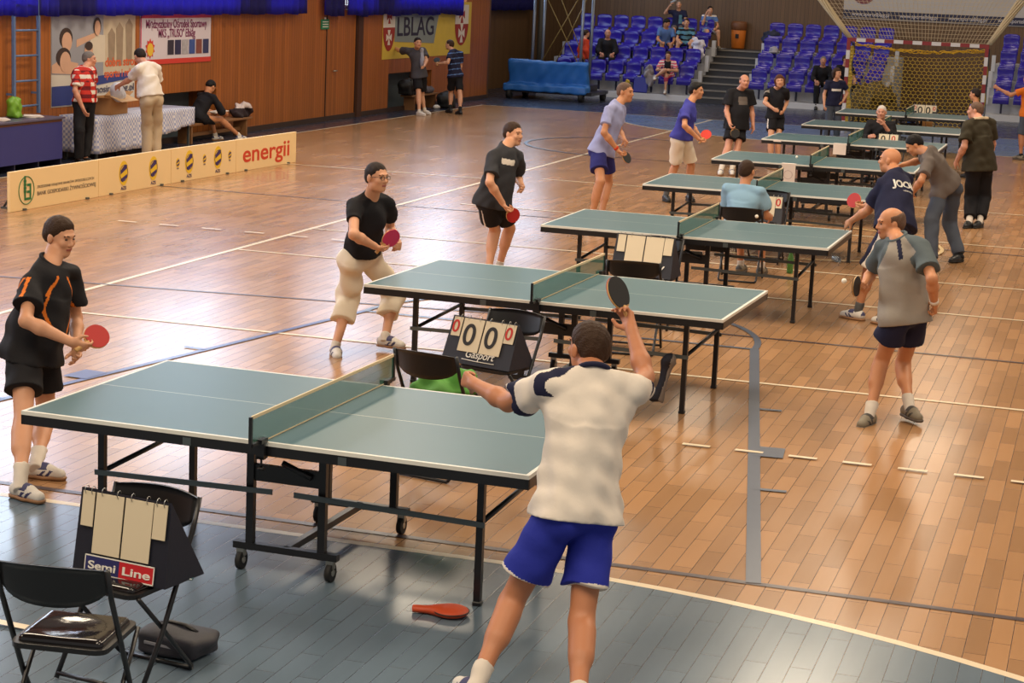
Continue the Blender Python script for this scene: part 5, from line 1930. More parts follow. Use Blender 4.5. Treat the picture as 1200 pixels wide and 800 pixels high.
def sit(x, y, face, H, seat=.45, z=0.0, arms=None, lean=.0, hface=None, hpitch=0, knees=.13, footf=.42, foot=None, legs=None):
    """(x, y) is the middle of the seat"""
    f = np.array([math.cos(R(face)), math.sin(R(face)), 0]); r = np.array([f[1], -f[0], 0]); u = np.array([0, 0, 1.0])
    o = np.array([x, y, z]); k = H / 1.75
    P = lambda a, b, c: o + r * a * k + f * b * k + u * c
    J = dict(H=H, face=face, hface=face if hface is None else hface, hpitch=hpitch)
    pz = seat + .085
    J['pel'] = P(0, -.08, pz); J['nk'] = P(0, -.08 + lean, pz + .465 * k - lean * .25); J['hd'] = P(0, -.04 + lean * 1.15, pz + .65 * k - lean * .4)
    for q, sg in (('l', -1), ('r', 1)):
        J[q + 's'] = P(sg * .18, -.08 + lean, pz + .435 * k - lean * .25); J[q + 'h'] = P(sg * .09, -.06, pz - .02)
        J[q + 'k'] = P(sg * knees, .36, seat + .08); J[q + 'a'] = P(sg * knees * .9, footf, .09)
        if legs and q in legs: J[q + 'k'], J[q + 'a'] = P(*legs[q][0]), P(*legs[q][1])
    A = {'r': ((.06, .08, -.27), (.0, .30, -.33)), 'l': ((-.06, .08, -.27), (.0, .30, -.33))}
    A.update(arms or {})
    for q in 'lr':
        for nm, w in zip('ew', A[q]): J[q + nm] = J[q + 's'] + (r * w[0] + f * w[1] + u * w[2]) * k
    return J


# ------------------------------------------------------------------ who wears what
POSES = {"p1": {"pel": [-2.253, 0.796, 0.724],
 "nk": [-2.175, 0.879, 1.248],
 "hd": [-2.179, 1.003, 1.395],
 "ls": [-2.148, 1.05, 1.158],
 "rs": [-2.2, 0.709, 1.145],
 "le": [-2.161, 1.154, 0.877],
 "re": [-2.104, 0.487, 0.968],
 "lw": [-2.05, 0.973, 0.732],
 "rw": [-1.873, 0.593, 0.852],
 "lh": [-2.233, 0.888, 0.689],
 "rh": [-2.247, 0.7, 0.699],
 "lk": [-2.259, 0.97, 0.273],
 "rk": [-2.104, 0.46, 0.369],
 "la": [-2.112, 0.614, 0.089],
 "ra": [-1.95, 0.175, 0.091],
 "lt": [-1.914, 0.631, 0.03],
 "rt": [-1.701, 0.099, 0.03],
 "H": 1.74, "face": -15, "hface": -15, "hpitch": -10}, "p2": {"pel": [-1.903, 5.202, 0.777],
 "nk": [-1.796, 5.12, 1.286],
 "hd": [-1.721, 5.039, 1.451],
 "ls": [-1.708, 5.276, 1.21],
 "rs": [-1.873, 4.956, 1.217],
 "le": [-1.759, 5.469, 0.979],
 "re": [-1.786, 4.738, 1.022],
 "lw": [-1.612, 5.26, 0.917],
 "rw": [-1.695, 4.96, 0.914],
 "lh": [-1.855, 5.294, 0.753],
 "rh": [-1.941, 5.106, 0.762],
 "lk": [-1.761, 5.609, 0.426],
 "rk": [-2.04, 5.323, 0.429],
 "la": [-1.731, 5.366, 0.115],
 "ra": [-2.027, 5.02, 0.064],
 "lt": [-1.621, 5.344, 0.03],
 "rt": [-1.706, 4.432, 0.03],
 "H": 1.78, "face": -25, "hface": -25, "hpitch": 0}, "p3": {"pel": [-2.14, 9.374, 0.834],
 "nk": [-2.035, 9.408, 1.381],
 "hd": [-2.012, 9.571, 1.495],
 "ls": [-1.95, 9.559, 1.268],
 "rs": [-2.118, 9.246, 1.279],
 "le": [-2.018, 9.768, 1.05],
 "re": [-2.079, 9.054, 1.04],
 "lw": [-1.893, 9.544, 0.979],
 "rw": [-1.977, 9.185, 0.832],
 "lh": [-2.085, 9.455, 0.802],
 "rh": [-2.165, 9.279, 0.809],
 "lk": [-2.07, 9.775, 0.501],
 "rk": [-2.171, 9.587, 0.492],
 "la": [-2.193, 9.855, 0.089],
 "ra": [-2.172, 9.416, 0.091],
 "H": 1.8, "face": -20, "hface": -20, "hpitch": 0}, "p4": {"pel": [-2.34, 14.411, 0.974],
 "nk": [-2.17, 14.481, 1.568],
 "hd": [-2.125, 14.637, 1.701],
 "ls": [-2.183, 14.668, 1.478],
 "rs": [-2.238, 14.297, 1.482],
 "le": [-2.232, 14.822, 1.198],
 "re": [-2.242, 14.113, 1.217],
 "lw": [-2.095, 14.605, 1.092],
 "rw": [-2.097, 14.238, 1.014],
 "lh": [-2.305, 14.504, 0.943],
 "rh": [-2.363, 14.312, 0.948],
 "lk": [-2.302, 14.693, 0.539],
 "rk": [-2.236, 14.046, 0.611],
 "la": [-2.337, 14.514, 0.084],
 "ra": [-2.34, 14.028, 0.098],
 "H": 1.88, "face": -12, "hface": -12, "hpitch": 0}, "p5": {"pel": [-2.069, 17.839, 0.932],
 "nk": [-1.966, 17.836, 1.443],
 "hd": [-1.909, 17.944, 1.597],
 "ls": [-1.985, 18.009, 1.333],
 "rs": [-1.999, 17.67, 1.313],
 "le": [-1.997, 18.173, 1.081],
 "re": [-1.943, 17.442, 1.127],
 "lw": [-1.84, 18.004, 0.964],
 "rw": [-1.771, 17.547, 0.965],
 "lh": [-2.031, 17.927, 0.907],
 "rh": [-2.088, 17.746, 0.904],
 "lk": [-1.954, 18.1, 0.522],
 "rk": [-2.148, 17.929, 0.521],
 "la": [-1.956, 18.1, 0.09],
 "ra": [-2.249, 17.863, 0.09],
 "lt": [-1.687, 17.691, 0.03],
 "rt": [-2.094, 17.597, 0.03],
 "H": 1.75, "face": -5, "hface": -5, "hpitch": 0}, "p6": {"pel": [-2.242, 22.95, 0.843],
 "nk": [-2.232, 22.964, 1.396],
 "hd": [-2.14, 22.862, 1.538],
 "ls": [-2.074, 23.06, 1.344],
 "rs": [-2.369, 22.851, 1.335],
 "le": [-2.038, 23.144, 1.052],
 "re": [-2.399, 22.782, 1.039],
 "lw": [-1.981, 23.046, 0.814],
 "rw": [-2.296, 22.644, 0.839],
 "lh": [-2.175, 23.018, 0.799],
 "rh": [-2.297, 22.875, 0.799],
 "lk": [-2.183, 22.815, 0.413],
 "rk": [-2.319, 22.674, 0.413],
 "la": [-2.196, 22.523, 0.09],
 "ra": [-2.349, 22.385, 0.09],
 "lt": [-2.118, 22.236, 0.03],
 "rt": [-2.316, 22.063, 0.03],
 "H": 1.78, "face": -60, "hface": -60, "hpitch": 0}, "p7": {"pel": [-1.846, 24.433, 0.897],
 "nk": [-1.855, 24.394, 1.389],
 "hd": [-1.788, 24.279, 1.516],
 "ls": [-1.687, 24.354, 1.345],
 "rs": [-2.007, 24.434, 1.313],
 "le": [-1.687, 24.573, 1.164],
 "re": [-2.011, 24.209, 1.138],
 "lw": [-1.69, 24.363, 1.035],
 "rw": [-1.846, 24.043, 1.064],
 "lh": [-1.778, 24.489, 0.851],
 "rh": [-1.897, 24.364, 0.851],
 "lk": [-1.746, 24.281, 0.504],
 "rk": [-1.851, 24.157, 0.505],
 "la": [-1.711, 24.247, 0.09],
 "ra": [-1.82, 24.144, 0.09],
 "H": 1.66, "face": -78, "hface": -78, "hpitch": 0}, "p8": {"pel": [1.74, -1.371, 0.785],
 "nk": [1.755, -1.25, 1.369],
 "hd": [1.682, -1.087, 1.452],
 "ls": [1.57, -1.325, 1.31],
 "rs": [1.92, -1.183, 1.308],
 "le": [1.347, -1.16, 1.182],
 "re": [1.899, -0.878, 1.306],
 "lw": [1.136, -1.007, 1.216],
 "rw": [1.786, -0.721, 1.485],
 "lh": [1.669, -1.44, 0.761],
 "rh": [1.803, -1.31, 0.73],
 "lk": [1.487, -1.445, 0.357],
 "rk": [1.817, -1.476, 0.326],
 "la": [1.455, -1.787, 0.097],
 "ra": [1.913, -1.829, 0.09],
 "H": 1.78, "face": 125, "hface": 140, "hpitch": 0}, "p9": {"pel": [2.492, 4.795, 0.781],
 "nk": [2.392, 4.833, 1.319],
 "hd": [2.315, 4.989, 1.408],
 "ls": [2.578, 4.763, 1.273],
 "rs": [2.293, 4.965, 1.225],
 "le": [2.681, 4.548, 1.091],
 "re": [2.193, 5.155, 1.014],
 "lw": [2.699, 4.717, 0.896],
 "rw": [2.17, 4.905, 0.95],
 "lh": [2.556, 4.868, 0.742],
 "rh": [2.447, 4.707, 0.752],
 "lk": [2.478, 5.109, 0.371],
 "rk": [2.342, 4.896, 0.407],
 "la": [2.572, 4.812, 0.112],
 "ra": [2.32, 4.592, 0.069],
 "lt": [2.634, 4.72, 0.03],
 "rt": [2.203, 4.12, 0.03],
 "H": 1.75, "face": 205, "hface": 205, "hpitch": -5}, "p10": {"pel": [1.935, 9.075, 0.941],
 "nk": [1.881, 9.331, 1.398],
 "hd": [1.79, 9.478, 1.497],
 "ls": [1.778, 9.196, 1.284],
 "rs": [1.962, 9.497, 1.327],
 "le": [1.645, 9.29, 1.026],
 "re": [1.75, 9.518, 1.107],
 "lw": [1.481, 9.453, 0.899],
 "rw": [1.576, 9.699, 1.026],
 "lh": [1.905, 8.984, 0.904],
 "rh": [1.984, 9.158, 0.903],
 "lk": [1.73, 9.055, 0.513],
 "rk": [1.996, 8.914, 0.543],
 "la": [1.652, 9.056, 0.089],
 "ra": [1.972, 8.867, 0.091],
 "H": 1.78, "face": 170, "hface": 170, "hpitch": 0}, "p11": {"pel": [2.005, 13.866, 0.894],
 "nk": [1.75, 13.636, 1.292],
 "hd": [1.599, 13.757, 1.342],
 "ls": [1.802, 13.486, 1.17],
 "rs": [1.801, 13.825, 1.282],
 "le": [1.76, 13.248, 0.984],
 "re": [1.654, 14.055, 1.144],
 "lw": [1.651, 13.415, 0.812],
 "rw": [1.48, 13.863, 1.097],
 "lh": [1.948, 13.789, 0.855],
 "rh": [2.076, 13.933, 0.857],
 "lk": [1.887, 13.551, 0.488],
 "rk": [2.055, 14.061, 0.433],
 "la": [1.942, 13.367, 0.088],
 "ra": [2.215, 13.854, 0.093],
 "lt": [1.839, 13.104, 0.03],
 "rt": [2.04, 13.522, 0.03],
 "H": 1.78, "face": 188, "hface": 195, "hpitch": -35}, "p12": {"pel": [2.107, 17.74, 0.852],
 "nk": [2.053, 17.768, 1.452],
 "hd": [1.98, 17.925, 1.557],
 "ls": [1.913, 17.655, 1.37],
 "rs": [2.198, 17.892, 1.407],
 "le": [1.903, 17.525, 1.086],
 "re": [2.249, 17.995, 1.116],
 "lw": [1.814, 17.68, 0.884],
 "rw": [2.184, 18.103, 0.878],
 "lh": [2.034, 17.679, 0.804],
 "rh": [2.195, 17.788, 0.807],
 "lk": [2.039, 17.843, 0.388],
 "rk": [2.189, 17.947, 0.39],
 "la": [2.058, 17.513, 0.09],
 "ra": [2.191, 17.617, 0.09],
 "lt": [1.969, 17.118, 0.03],
 "rt": [2.143, 17.482, 0.03],
 "H": 1.82, "face": 150, "hface": 175, "hpitch": 0}, "p19": {"pel": [-11.091, 16.848, 0.945],
 "nk": [-11.092, 16.879, 1.457],
 "hd": [-11.109, 17.036, 1.571],
 "ls": [-11.085, 17.059, 1.404],
 "rs": [-11.148, 16.712, 1.379],
 "le": [-11.146, 17.232, 1.168],
 "re": [-11.093, 16.58, 1.117],
 "lw": [-11.125, 17.1, 0.948],
 "rw": [-10.986, 16.621, 0.866],
 "lh": [-11.057, 16.935, 0.911],
 "rh": [-11.11, 16.756, 0.916],
 "lk": [-11.112, 16.997, 0.5],
 "rk": [-11.036, 16.61, 0.528],
 "la": [-11.072, 16.865, 0.089],
 "ra": [-11.053, 16.629, 0.091],
 "H": 1.74, "face": 5, "hface": 20, "hpitch": 0}, "p20": {"pel": [-10.341, 17.554, 1.001],
 "nk": [-10.45, 17.572, 1.521],
 "hd": [-10.596, 17.659, 1.625],
 "ls": [-10.472, 17.398, 1.444],
 "rs": [-10.34, 17.731, 1.458],
 "le": [-10.69, 17.546, 1.281],
 "re": [-10.429, 17.905, 1.217],
 "lw": [-10.92, 17.618, 1.167],
 "rw": [-10.663, 17.964, 1.103],
 "lh": [-10.377, 17.466, 0.96],
 "rh": [-10.297, 17.638, 0.957],
 "lk": [-10.457, 17.658, 0.569],
 "rk": [-10.375, 17.816, 0.565],
 "la": [-10.449, 17.638, 0.092],
 "ra": [-10.352, 17.76, 0.089],
 "H": 1.8, "face": 140, "hface": 150, "hpitch": -30}, "p22": {"pel": [-11.527, 32.758, 0.877],
 "nk": [-11.6, 32.73, 1.436],
 "hd": [-11.527, 32.604, 1.572],
 "ls": [-11.51, 32.891, 1.408],
 "rs": [-11.752, 32.616, 1.387],
 "le": [-11.354, 32.722, 1.202],
 "re": [-12.02, 32.77, 1.375],
 "lw": [-11.309, 32.483, 1.094],
 "rw": [-12.192, 32.969, 1.415],
 "lh": [-11.47, 32.841, 0.828],
 "rh": [-11.544, 32.666, 0.829],
 "lk": [-11.527, 32.98, 0.408],
 "rk": [-11.415, 32.472, 0.45],
 "la": [-11.361, 32.73, 0.091],
 "ra": [-11.306, 32.237, 0.089],
 "H": 1.8, "face": -50, "hface": -50, "hpitch": 0}, "p23": {"pel": [-10.562, 32.468, 0.862],
 "nk": [-10.65, 32.464, 1.404],
 "hd": [-10.757, 32.562, 1.526],
 "ls": [-10.611, 32.287, 1.352],
 "rs": [-10.496, 32.603, 1.337],
 "le": [-10.614, 32.084, 1.143],
 "re": [-10.501, 32.653, 1.047],
 "lw": [-10.844, 32.177, 1.105],
 "rw": [-10.564, 32.642, 0.798],
 "lh": [-10.609, 32.396, 0.824],
 "rh": [-10.503, 32.534, 0.825],
 "lk": [-10.686, 32.574, 0.431],
 "rk": [-10.394, 32.372, 0.427],
 "la": [-10.615, 32.38, 0.095],
 "ra": [-10.289, 32.126, 0.085],
 "H": 1.7, "face": 175, "hface": 175, "hpitch": 0}}
BATS = {'p1': ('r', [0.313, 0.872, 0.377], [0.25, -0.95, 0.2]), 'p2': ('r', [0.609, 0.335, 0.719], [0.93, -0.3, 0.15]), 'p3': ('r', [0.451, 0.637, -0.625], [0.1, -0.9, 0.4]), 'p4': ('r', [0.528, 0.711, -0.465], [0.0, -0.8, 0.6]), 'p5': ('r', [0.438, 0.535, 0.723], [-0.1, -0.95, 0.2]), 'p6': ('r', [0.6, 0.054, -0.798], [0.2, -0.9, 0.2]), 'p8': ('r', [-0.44, 0.038, 0.897], [0.95, -0.31, 0.1]), 'p9': ('r', [-0.211, -0.938, 0.275], [-0.95, -0.25, 0.1]), 'p10': ('r', [-0.72, 0.559, 0.411], [-0.3, -0.9, 0.3]), 'p23': ('l', [-0.312, 0.665, 0.679], [0.3, -0.9, 0])}


def pose(n):
    J = {k: (np.array(v, float) if isinstance(v, list) else v) for k, v in POSES[n].items()}
    if n in BATS:
        q, ax, nr = BATS[n]
        J[q + 'bat'] = ax
    return J


for k_, v_ in POSES['p22'].items():
    if isinstance(v_, list): v_[0] += .45; v_[1] -= 1.25


def with_bat(n, label, front='red', back='black', s=1.0):
    q, ax, nr = BATS[n]
    J = POSES[n]
    w, e = np.array(J[q + 'w']), np.array(J[q + 'e'])
    return make_bat(label, w, w - e, ax, nr, front, back, s)


cBLK, cCHAR, cNAVY, cWHT = cloth('black', S(26, 25, 29)), cloth('charcoal', S(52, 52, 56)), cloth('navy', S(30, 32, 58)), cloth('white', S(222, 212, 200))
cORG = cloth('orange', S(220, 118, 40)); cBLUE = cloth('blue', S(38, 48, 150)); cLAV = cloth('lavender', S(156, 160, 200)); cVIO = cloth('violet_blue', S(62, 62, 148))
cCREAM = cloth('cream', S(230, 218, 198)); cGREY = cloth('grey_beige', S(148, 140, 130)); cSLATE = cloth('slate', S(84, 94, 98)); cJEAN = cloth('jean', S(74, 80, 92)); cTAUPE = cloth('taupe', S(104, 94, 88))
cOLIVE = cloth('olive', S(54, 48, 34)); cSKY = cloth('sky', S(140, 176, 200)); cRED = cloth('red', S(190, 50, 42)); cPINK = cloth('pink', S(206, 96, 116)); cBEIGE = cloth('beige', S(186, 166, 138))
cORJ = cloth('orange_red', S(206, 66, 36)); cMIDB = cloth('mid_blue', S(86, 116, 170)); cTEAL = cloth('teal', S(90, 136, 156)); cINDB = cloth('indigo', S(44, 44, 110))
SOCKW = cloth('sock_white', S(214, 204, 192)); SOCKG = cloth('sock_grey', S(92, 92, 92)); SOCKB = cloth('sock_black', S(30, 30, 32))
shoeW = (mat('shoe_white', S(214, 208, 200), .6), mat('shoe_trim', S(56, 56, 96), .6), mat('sole_gum', S(150, 110, 76), .6))
shoeB = (mat('shoe_black', S(26, 25, 26), .4), mat('shoe_black_trim', S(44, 44, 46), .5), mat('sole_black', S(28, 26, 26), .6))
shoeG = (mat('shoe_grey', S(128, 118, 100), .6), mat('shoe_grey_trim', S(60, 56, 54), .6), mat('sole_grey', S(90, 80, 70), .6))


def p1_pred(L):
    arm, u, r, f = L['arm'], L['u'], L['r'], L['f']
    side = (np.abs(np.abs(r) - (.052 + .075 * np.sin(np.clip((u - .22) / .66, 0, 1) * 3.14))) < .011) & (u > .24) & (u < .90) & (arm < .2) & (f > .02)
    slv = (arm > .04) & (arm < .6) & (np.abs(np.abs(f - .01) - (.008 + .10 * arm)) < .010) & (np.abs(r) > .12)
    return (side & (f > -.02) | slv).astype(int)


def p8_pred(L):
    arm, u = L['arm'], L['u']
    return (((arm > .50) & (arm < .64)) | ((u > .80) & (np.abs(L['f'] - .005) < .020) & (np.abs(L['r']) > .08) & (arm < .5))).astype(int)


def p9_pred(L):
    arm, u, r = L['arm'], L['u'], L['r']
    return np.where((np.abs(r) > .055 + .30 * (1.0 - u)) & (u > .6) | (arm > .22), 1, np.where((np.abs(r) < .016) & (L['f'] > 0) & (u > .74), 2, 0))


def check_pred(L):
    c = L['c']
    a = np.floor(c[:, 2] * 17)
    bb = np.floor((c[:, 0] - c[:, 1]) * 15)
    return ((a % 2) + (bb % 2)).astype(int)


def stripe_pred(step, w, lo=-9, hi=9):
    return lambda L: (((L['u'] % step) < w) & (L['u'] > lo) & (L['u'] < hi)).astype(int)


def raglan(L):
    return ((L['arm'] > -.1) & (np.abs(L['r']) > .13) & (np.abs(L['f'] + .0) < .02)).astype(int)


def patch_pred(u0, u1, r0, r1, front=True):
    return lambda L: ((L['u'] > u0) & (L['u'] < u1) & (L['r'] > r0) & (L['r'] < r1) & ((L['f'] > 0) if front else (L['f'] < 0)) & (L['arm'] < .3)).astype(int)


def piping(L):
    return ((L['lat'] > .070) & (L['lat'] < .2) & (L['t'] > .05)).astype(int)


def hempipe(L):
    return (L['t'] > .630).astype(int)


def joola(t, c):
    """white lettering across the back of the navy shirt"""
    so = [o for o in ALLKIDS[t.name] if o.name.startswith('shirt')][0]
    bvh = BVHTree.FromPolygons([v.co[:] for v in so.data.vertices], [p.vertices[:] for p in so.data.polygons])
    rt, up, fs = c['rt'], c['up'], c['fs']
    o = c['SPT'](.60) - fs * .4
    tm = text_mesh('lettering', 'JOOLA', .105, WHITE, t, o - rt * .135, rt, up, bold=.03, width=.27, depth=.003)
    for vtx in tm.data.vertices:
        h = bvh.ray_cast(vtx.co, Vector(fs))
        if h[0] is not None: vtx.co = h[0] - Vector(fs) * .004 - (Vector(fs) * .002 if vtx.index % 2 else Vector((0, 0, 0)))
    tm2 = text_mesh('lettering', 'table tennis', .022, WHITE, t, c['SPT'](.52) - fs * .4 - rt * .06, rt, up, bold=.01, width=.12, depth=.003)
    for vtx in tm2.data.vertices:
        h = bvh.ray_cast(vtx.co, Vector(fs))
        if h[0] is not None: vtx.co = h[0] - Vector(fs) * .004


def wristband(side, m):
    def f(t, c):
        w, e = c['J'][side + 'w'], c['J'][side + 'e']
        d = unit(w - e)
        b = MB(); b.tube([w - d * .035, w - d * .005], .033, 14); b.build('wristband', m, t)
    return f


NEAR = .0065
make_person('man in black and orange shirt at the left end of the nearest table', pose('p1'),
            dict(v=NEAR, build=1.06, belly=.04, skin='fair', hair='full', haircol='brown', shirt=[cBLK, cORG], pred=p1_pred, lower=(cBLK, 'shorts', .52), lloose=.03, sleeve=.62, loose=.03, sock=(SOCKW, .12), shoe=shoeW, rhand='grip', lhand='relaxed', collar=cBLK, fold=.006))
with_bat('p1', 'red bat held by the man in black and orange', 'red', 'black')
make_person('man with glasses in tight black tee and white capri trousers', pose('p2'),
            dict(v=NEAR, build=1.0, skin='fair', hair='crop', haircol='dark', glasses=True, shirt=cBLK, lower=(cCREAM, 'pants', 1.5), lloose=.034, sleeve=.5, loose=.006, hem=.06, sock=(SOCKW, .03), shoe=shoeW, rhand='grip', lhand='fist', lfold=.010, flare=1.35))
with_bat('p2', 'pink bat held by the man in white capri trousers', 'pink', 'pink')
make_person('man in charcoal tee with white chest patch and black shorts', pose('p3'),
            dict(v=.0075, build=1.08, belly=.025, skin='fair', hair='short', haircol='brown', shirt=[cCHAR, cWHT], pred=patch_pred(.70, .80, -.03, .12), lower=([cBLK, cWHT], 'shorts', .62), lpred=piping, lloose=.04, sleeve=.72, loose=.026, hem=-.14, sock=(SOCKW, .06), rhand='grip'))
with_bat('p3', 'red bat held low by the man in charcoal tee', 'red', 'black')
make_person('young man in lavender tee and blue shorts with a black bat', pose('p4'),
            dict(v=.0085, build=.92, skin='warm', hair='crop', haircol='stubble', shirt=cLAV, lower=(cINDB, 'shorts', .62), lloose=.035, sleeve=.65, loose=.02, hem=-.08, sock=(SOCKW, .05), rhand='grip', extra=wristband('r', cORJ)))
with_bat('p4', 'black bat held by the young man in lavender', 'black', 'red')
make_person('dark haired young man in blue tee and white shorts', pose('p5'),
            dict(v=.010, build=.92, skin='warm', hair='full', haircol='black', shirt=cVIO, lower=(cCREAM, 'shorts', .85), lloose=.035, sleeve=.6, loose=.025, hem=-.04, sock=(SOCKG, .13), shoe=shoeB, rhand='grip'))
with_bat('p5', 'bright red bat held by the young man in white shorts', 'orange', 'black')
make_person('older man in black tee and shorts behind the left end of the fifth table', pose('p6'),
            dict(v=.012, build=1.12, belly=.05, skin='pink', hair='fringe', haircol='stubble', shirt=[cBLK, cTAUPE], pred=patch_pred(.56, .80, -.09, .09), lower=(cBLK, 'shorts', .62), lloose=.035, sleeve=.68, loose=.035, hem=-.2, sock=(SOCKW, .16), shoe=shoeW, rhand='grip'))
with_bat('p6', 'black bat hanging in the hand of the older man in black', 'black', 'black')
make_person('woman in black polo and shorts with short auburn hair', pose('p7'),
            dict(v=.012, build=.88, skin='fair', hair='bob', haircol='auburn', tilt=10, shirt=[cBLK, cGREY], pred=raglan, lower=([cBLK, cWHT], 'shorts', .55), lpred=piping, sleeve=.6, loose=.015, hem=-.05, sock=(SOCKW, .05), shoe=shoeW, lhand='relaxed'))
make_person('man in white shirt and blue shorts seen from behind, arms spread', pose('p8'),
            dict(v=.0055, build=1.06, skin='tan', hair='short', haircol='brown', shirt=[cWHT, cNAVY], pred=p8_pred, lower=([cBLUE, cWHT], 'shorts', .65), lpred=hempipe, lloose=.03, sleeve=.64, loose=.03, hem=-.06, sock=(SOCKW, .10), shoe=shoeW, rhand='grip', lhand='fist', collar=cNAVY, fold=.0045, ff=48))
with_bat('p8', 'black bat raised by the man in white seen from behind', 'black', 'red', 1.0)
make_person('bald man in grey polo stepping to the left with white socks', pose('p9'),
            dict(v=NEAR, build=1.0, belly=.02, skin='warm', hair='fringe', haircol='stubble', shirt=[cGREY, cSLATE, cNAVY], pred=p9_pred, lower=(cNAVY, 'shorts', .45), lloose=.035, sleeve=.70, loose=.03, hem=-.12, sock=(SOCKW, .09), shoe=shoeG, rhand='grip', lhand='fist', collar=cSLATE, fold=.005, ff=42, extra=wristband('l', cWHT)))
with_bat('p9', 'dark bat seen edge on in the hand of the man in grey polo', 'black', 'black')
make_person('bald man in navy lettered tee stretching one hand over the third table', pose('p10'),
            dict(v=.0075, build=1.12, belly=.04, skin='warm', hair='bald', shirt=cNAVY, lower=([cNAVY, cWHT], 'shorts', .98), lpred=piping, lloose=.035, sleeve=.72, loose=.03, hem=-.12, sock=(SOCKG, .09), shoe=shoeW, rhand='grip', lhand='open', extra=joola))
with_bat('p10', 'red bat held by the bald man in navy tee', 'red', 'black')
make_person('dark haired man in grey tee and jeans bending forward', pose('p11'),
            dict(v=.0085, build=1.0, skin='warm', hair='short', haircol='black', shirt=cTAUPE, lower=(cJEAN, 'pants', 2.0), lloose=.022, sleeve=.7, loose=.025, hem=-.06, shoe=shoeB, sock=(SOCKB, .04)))
make_person('large man in dark olive tee and black trousers standing at the right', pose('p12'),
            dict(v=.010, build=1.25, belly=.05, skin='pink', hair='crop', haircol='stubble', shirt=[cOLIVE, cBEIGE], pred=lambda L: ((L['u'] > 1.01) & (np.abs(L['r']) < .11)).astype(int), lower=(cBLK, 'pants', 1.85), lloose=.03, sleeve=.74, loose=.035, hem=-.16, shoe=shoeB, sock=(SOCKW, .08)))
make_person('man in red checked shirt and black trousers at the left wall', pose('p19'),
            dict(v=.011, build=1.05, belly=.03, skin='pink', hair='short', haircol='grey', shirt=[cWHT, cRED, cloth('dark_red', S(110, 30, 36))], pred=check_pred, lower=(cBLK, 'pants', 1.98), sleeve=.75, loose=.02, hem=-.02, shoe=shoeB))
make_person('man in white polo and beige trousers bending over the cardboard box', pose('p20'),
            dict(v=.011, build=1.1, belly=.03, skin='pink', hair='short', haircol='dark', shirt=cWHT, lower=([cBEIGE, cloth('belt_brown', S(70, 52, 42))], 'pants', 1.98), lpred=lambda L: (L['u'] > .10).astype(int), sleeve=.75, loose=.03, hem=.06, shoe=shoeB))
make_person('man in grey tee leaning one arm on the wooden wall under the banner', pose('p22'),
            dict(v=.013, build=1.04, skin='fair', hair='short', haircol='dark', shirt=cloth('dim_grey', S(72, 70, 76)), lower=(cBLK, 'shorts', .75), lloose=.03, sleeve=.7, loose=.03, hem=-.14, sock=(SOCKW, .05), shoe=(shoeW[0], shoeW[0], shoeW[0])))
make_person('man in striped navy tee and black shorts holding a bat by the far left wall', pose('p23'),
            dict(v=.013, build=1.02, skin='fair', hair='short', haircol='brown', shirt=[cNAVY, cMIDB], pred=stripe_pred(.22, .035), lower=(cBLK, 'shorts', .75), sleeve=.65, loose=.02, hem=-.1, sock=(SOCKB, .10), shoe=shoeB))
with_bat('p23', 'small black bat in the hand of the man in striped tee', 'black', 'black')

D_ = dict
FAR = .014
make_person('umpire in light blue tee seated with his back to the camera', sit(.13, 11.02, 83, 1.74, .45, arms={'r': ((.04, .12, -.26), (.02, .36, -.30)), 'l': ((-.04, .12, -.26), (.0, .36, -.30))}, lean=.08, hface=70),
            D_(v=.009, build=1.05, skin='warm', hair='short', haircol='brown', shirt=cSKY, lower=(cCHAR, 'shorts', .9), sleeve=.7, loose=.025, shoe=shoeG, sock=(SOCKW, .06)))
make_person('white haired man in black jacket seated behind the sixth table', sit(.10, 23.42, -90, 1.74, .45, lean=.10, arms={'r': ((.08, .10, -.26), (-.04, .30, -.20)), 'l': ((-.08, .10, -.26), (.10, .28, .02))}),
            D_(v=.011, build=1.1, skin='pink', hair='crop', haircol='white', shirt=cBLK, sleeve=1.95, lower=(cCHAR, 'pants', 1.95), loose=.02, shoe=shoeB, shirtname='jacket'))
make_person('person in blue tee mostly hidden behind the large man in olive', stand(1.50, 25.2, 165, 1.55), D_(v=FAR, build=1.0, skin='warm', hair='short', haircol='dark', shirt=cBLUE, lower=(cCHAR, 'pants', 1.95), loose=.02, shoe=shoeB))
make_person('boy with a white chest stripe and one hand on his hip, behind the tables', stand(-1.75, 31.0, -62, 1.55, arms={'l': ((-.14, -.06, -.24), (-.02, .06, -.40)), 'r': ((.07, -.03, -.28), (.10, .10, -.50))}, hface=-30),
            D_(v=FAR, build=.88, head=1.08, skin='fair', hair='bob', haircol='brown', shirt=[cNAVY, cWHT], pred=lambda L: ((L['u'] > .56) & (L['u'] < .68) & (L['f'] > 0) & (np.abs(L['r']) < .12)).astype(int), lower=(cJEAN, 'pants', 1.95), sleeve=.6, loose=.02, shoe=shoeW))
make_person('older man in dark coat on the front seats, left of the boy', sit(-3.75, 42.75, -80, 1.75, .60, lean=.12, z=0.0, foot=None), D_(v=.017, build=1.1, skin='pink', hair='crop', haircol='grey', shirt=cBLK, sleeve=1.95, lower=(cBLK, 'pants', 1.95), shoe=shoeB, floor=0.0, shirtname='coat'))
make_person('adult in dark top on the front seats just behind the boy', sit(-3.15, 42.75, -60, 1.80, .62, lean=.06, hface=-30), D_(v=.017, build=1.0, skin='fair', hair='short', haircol='brown', shirt=cBLK, sleeve=.7, lower=(cBLK, 'pants', 1.95), shoe=shoeB))
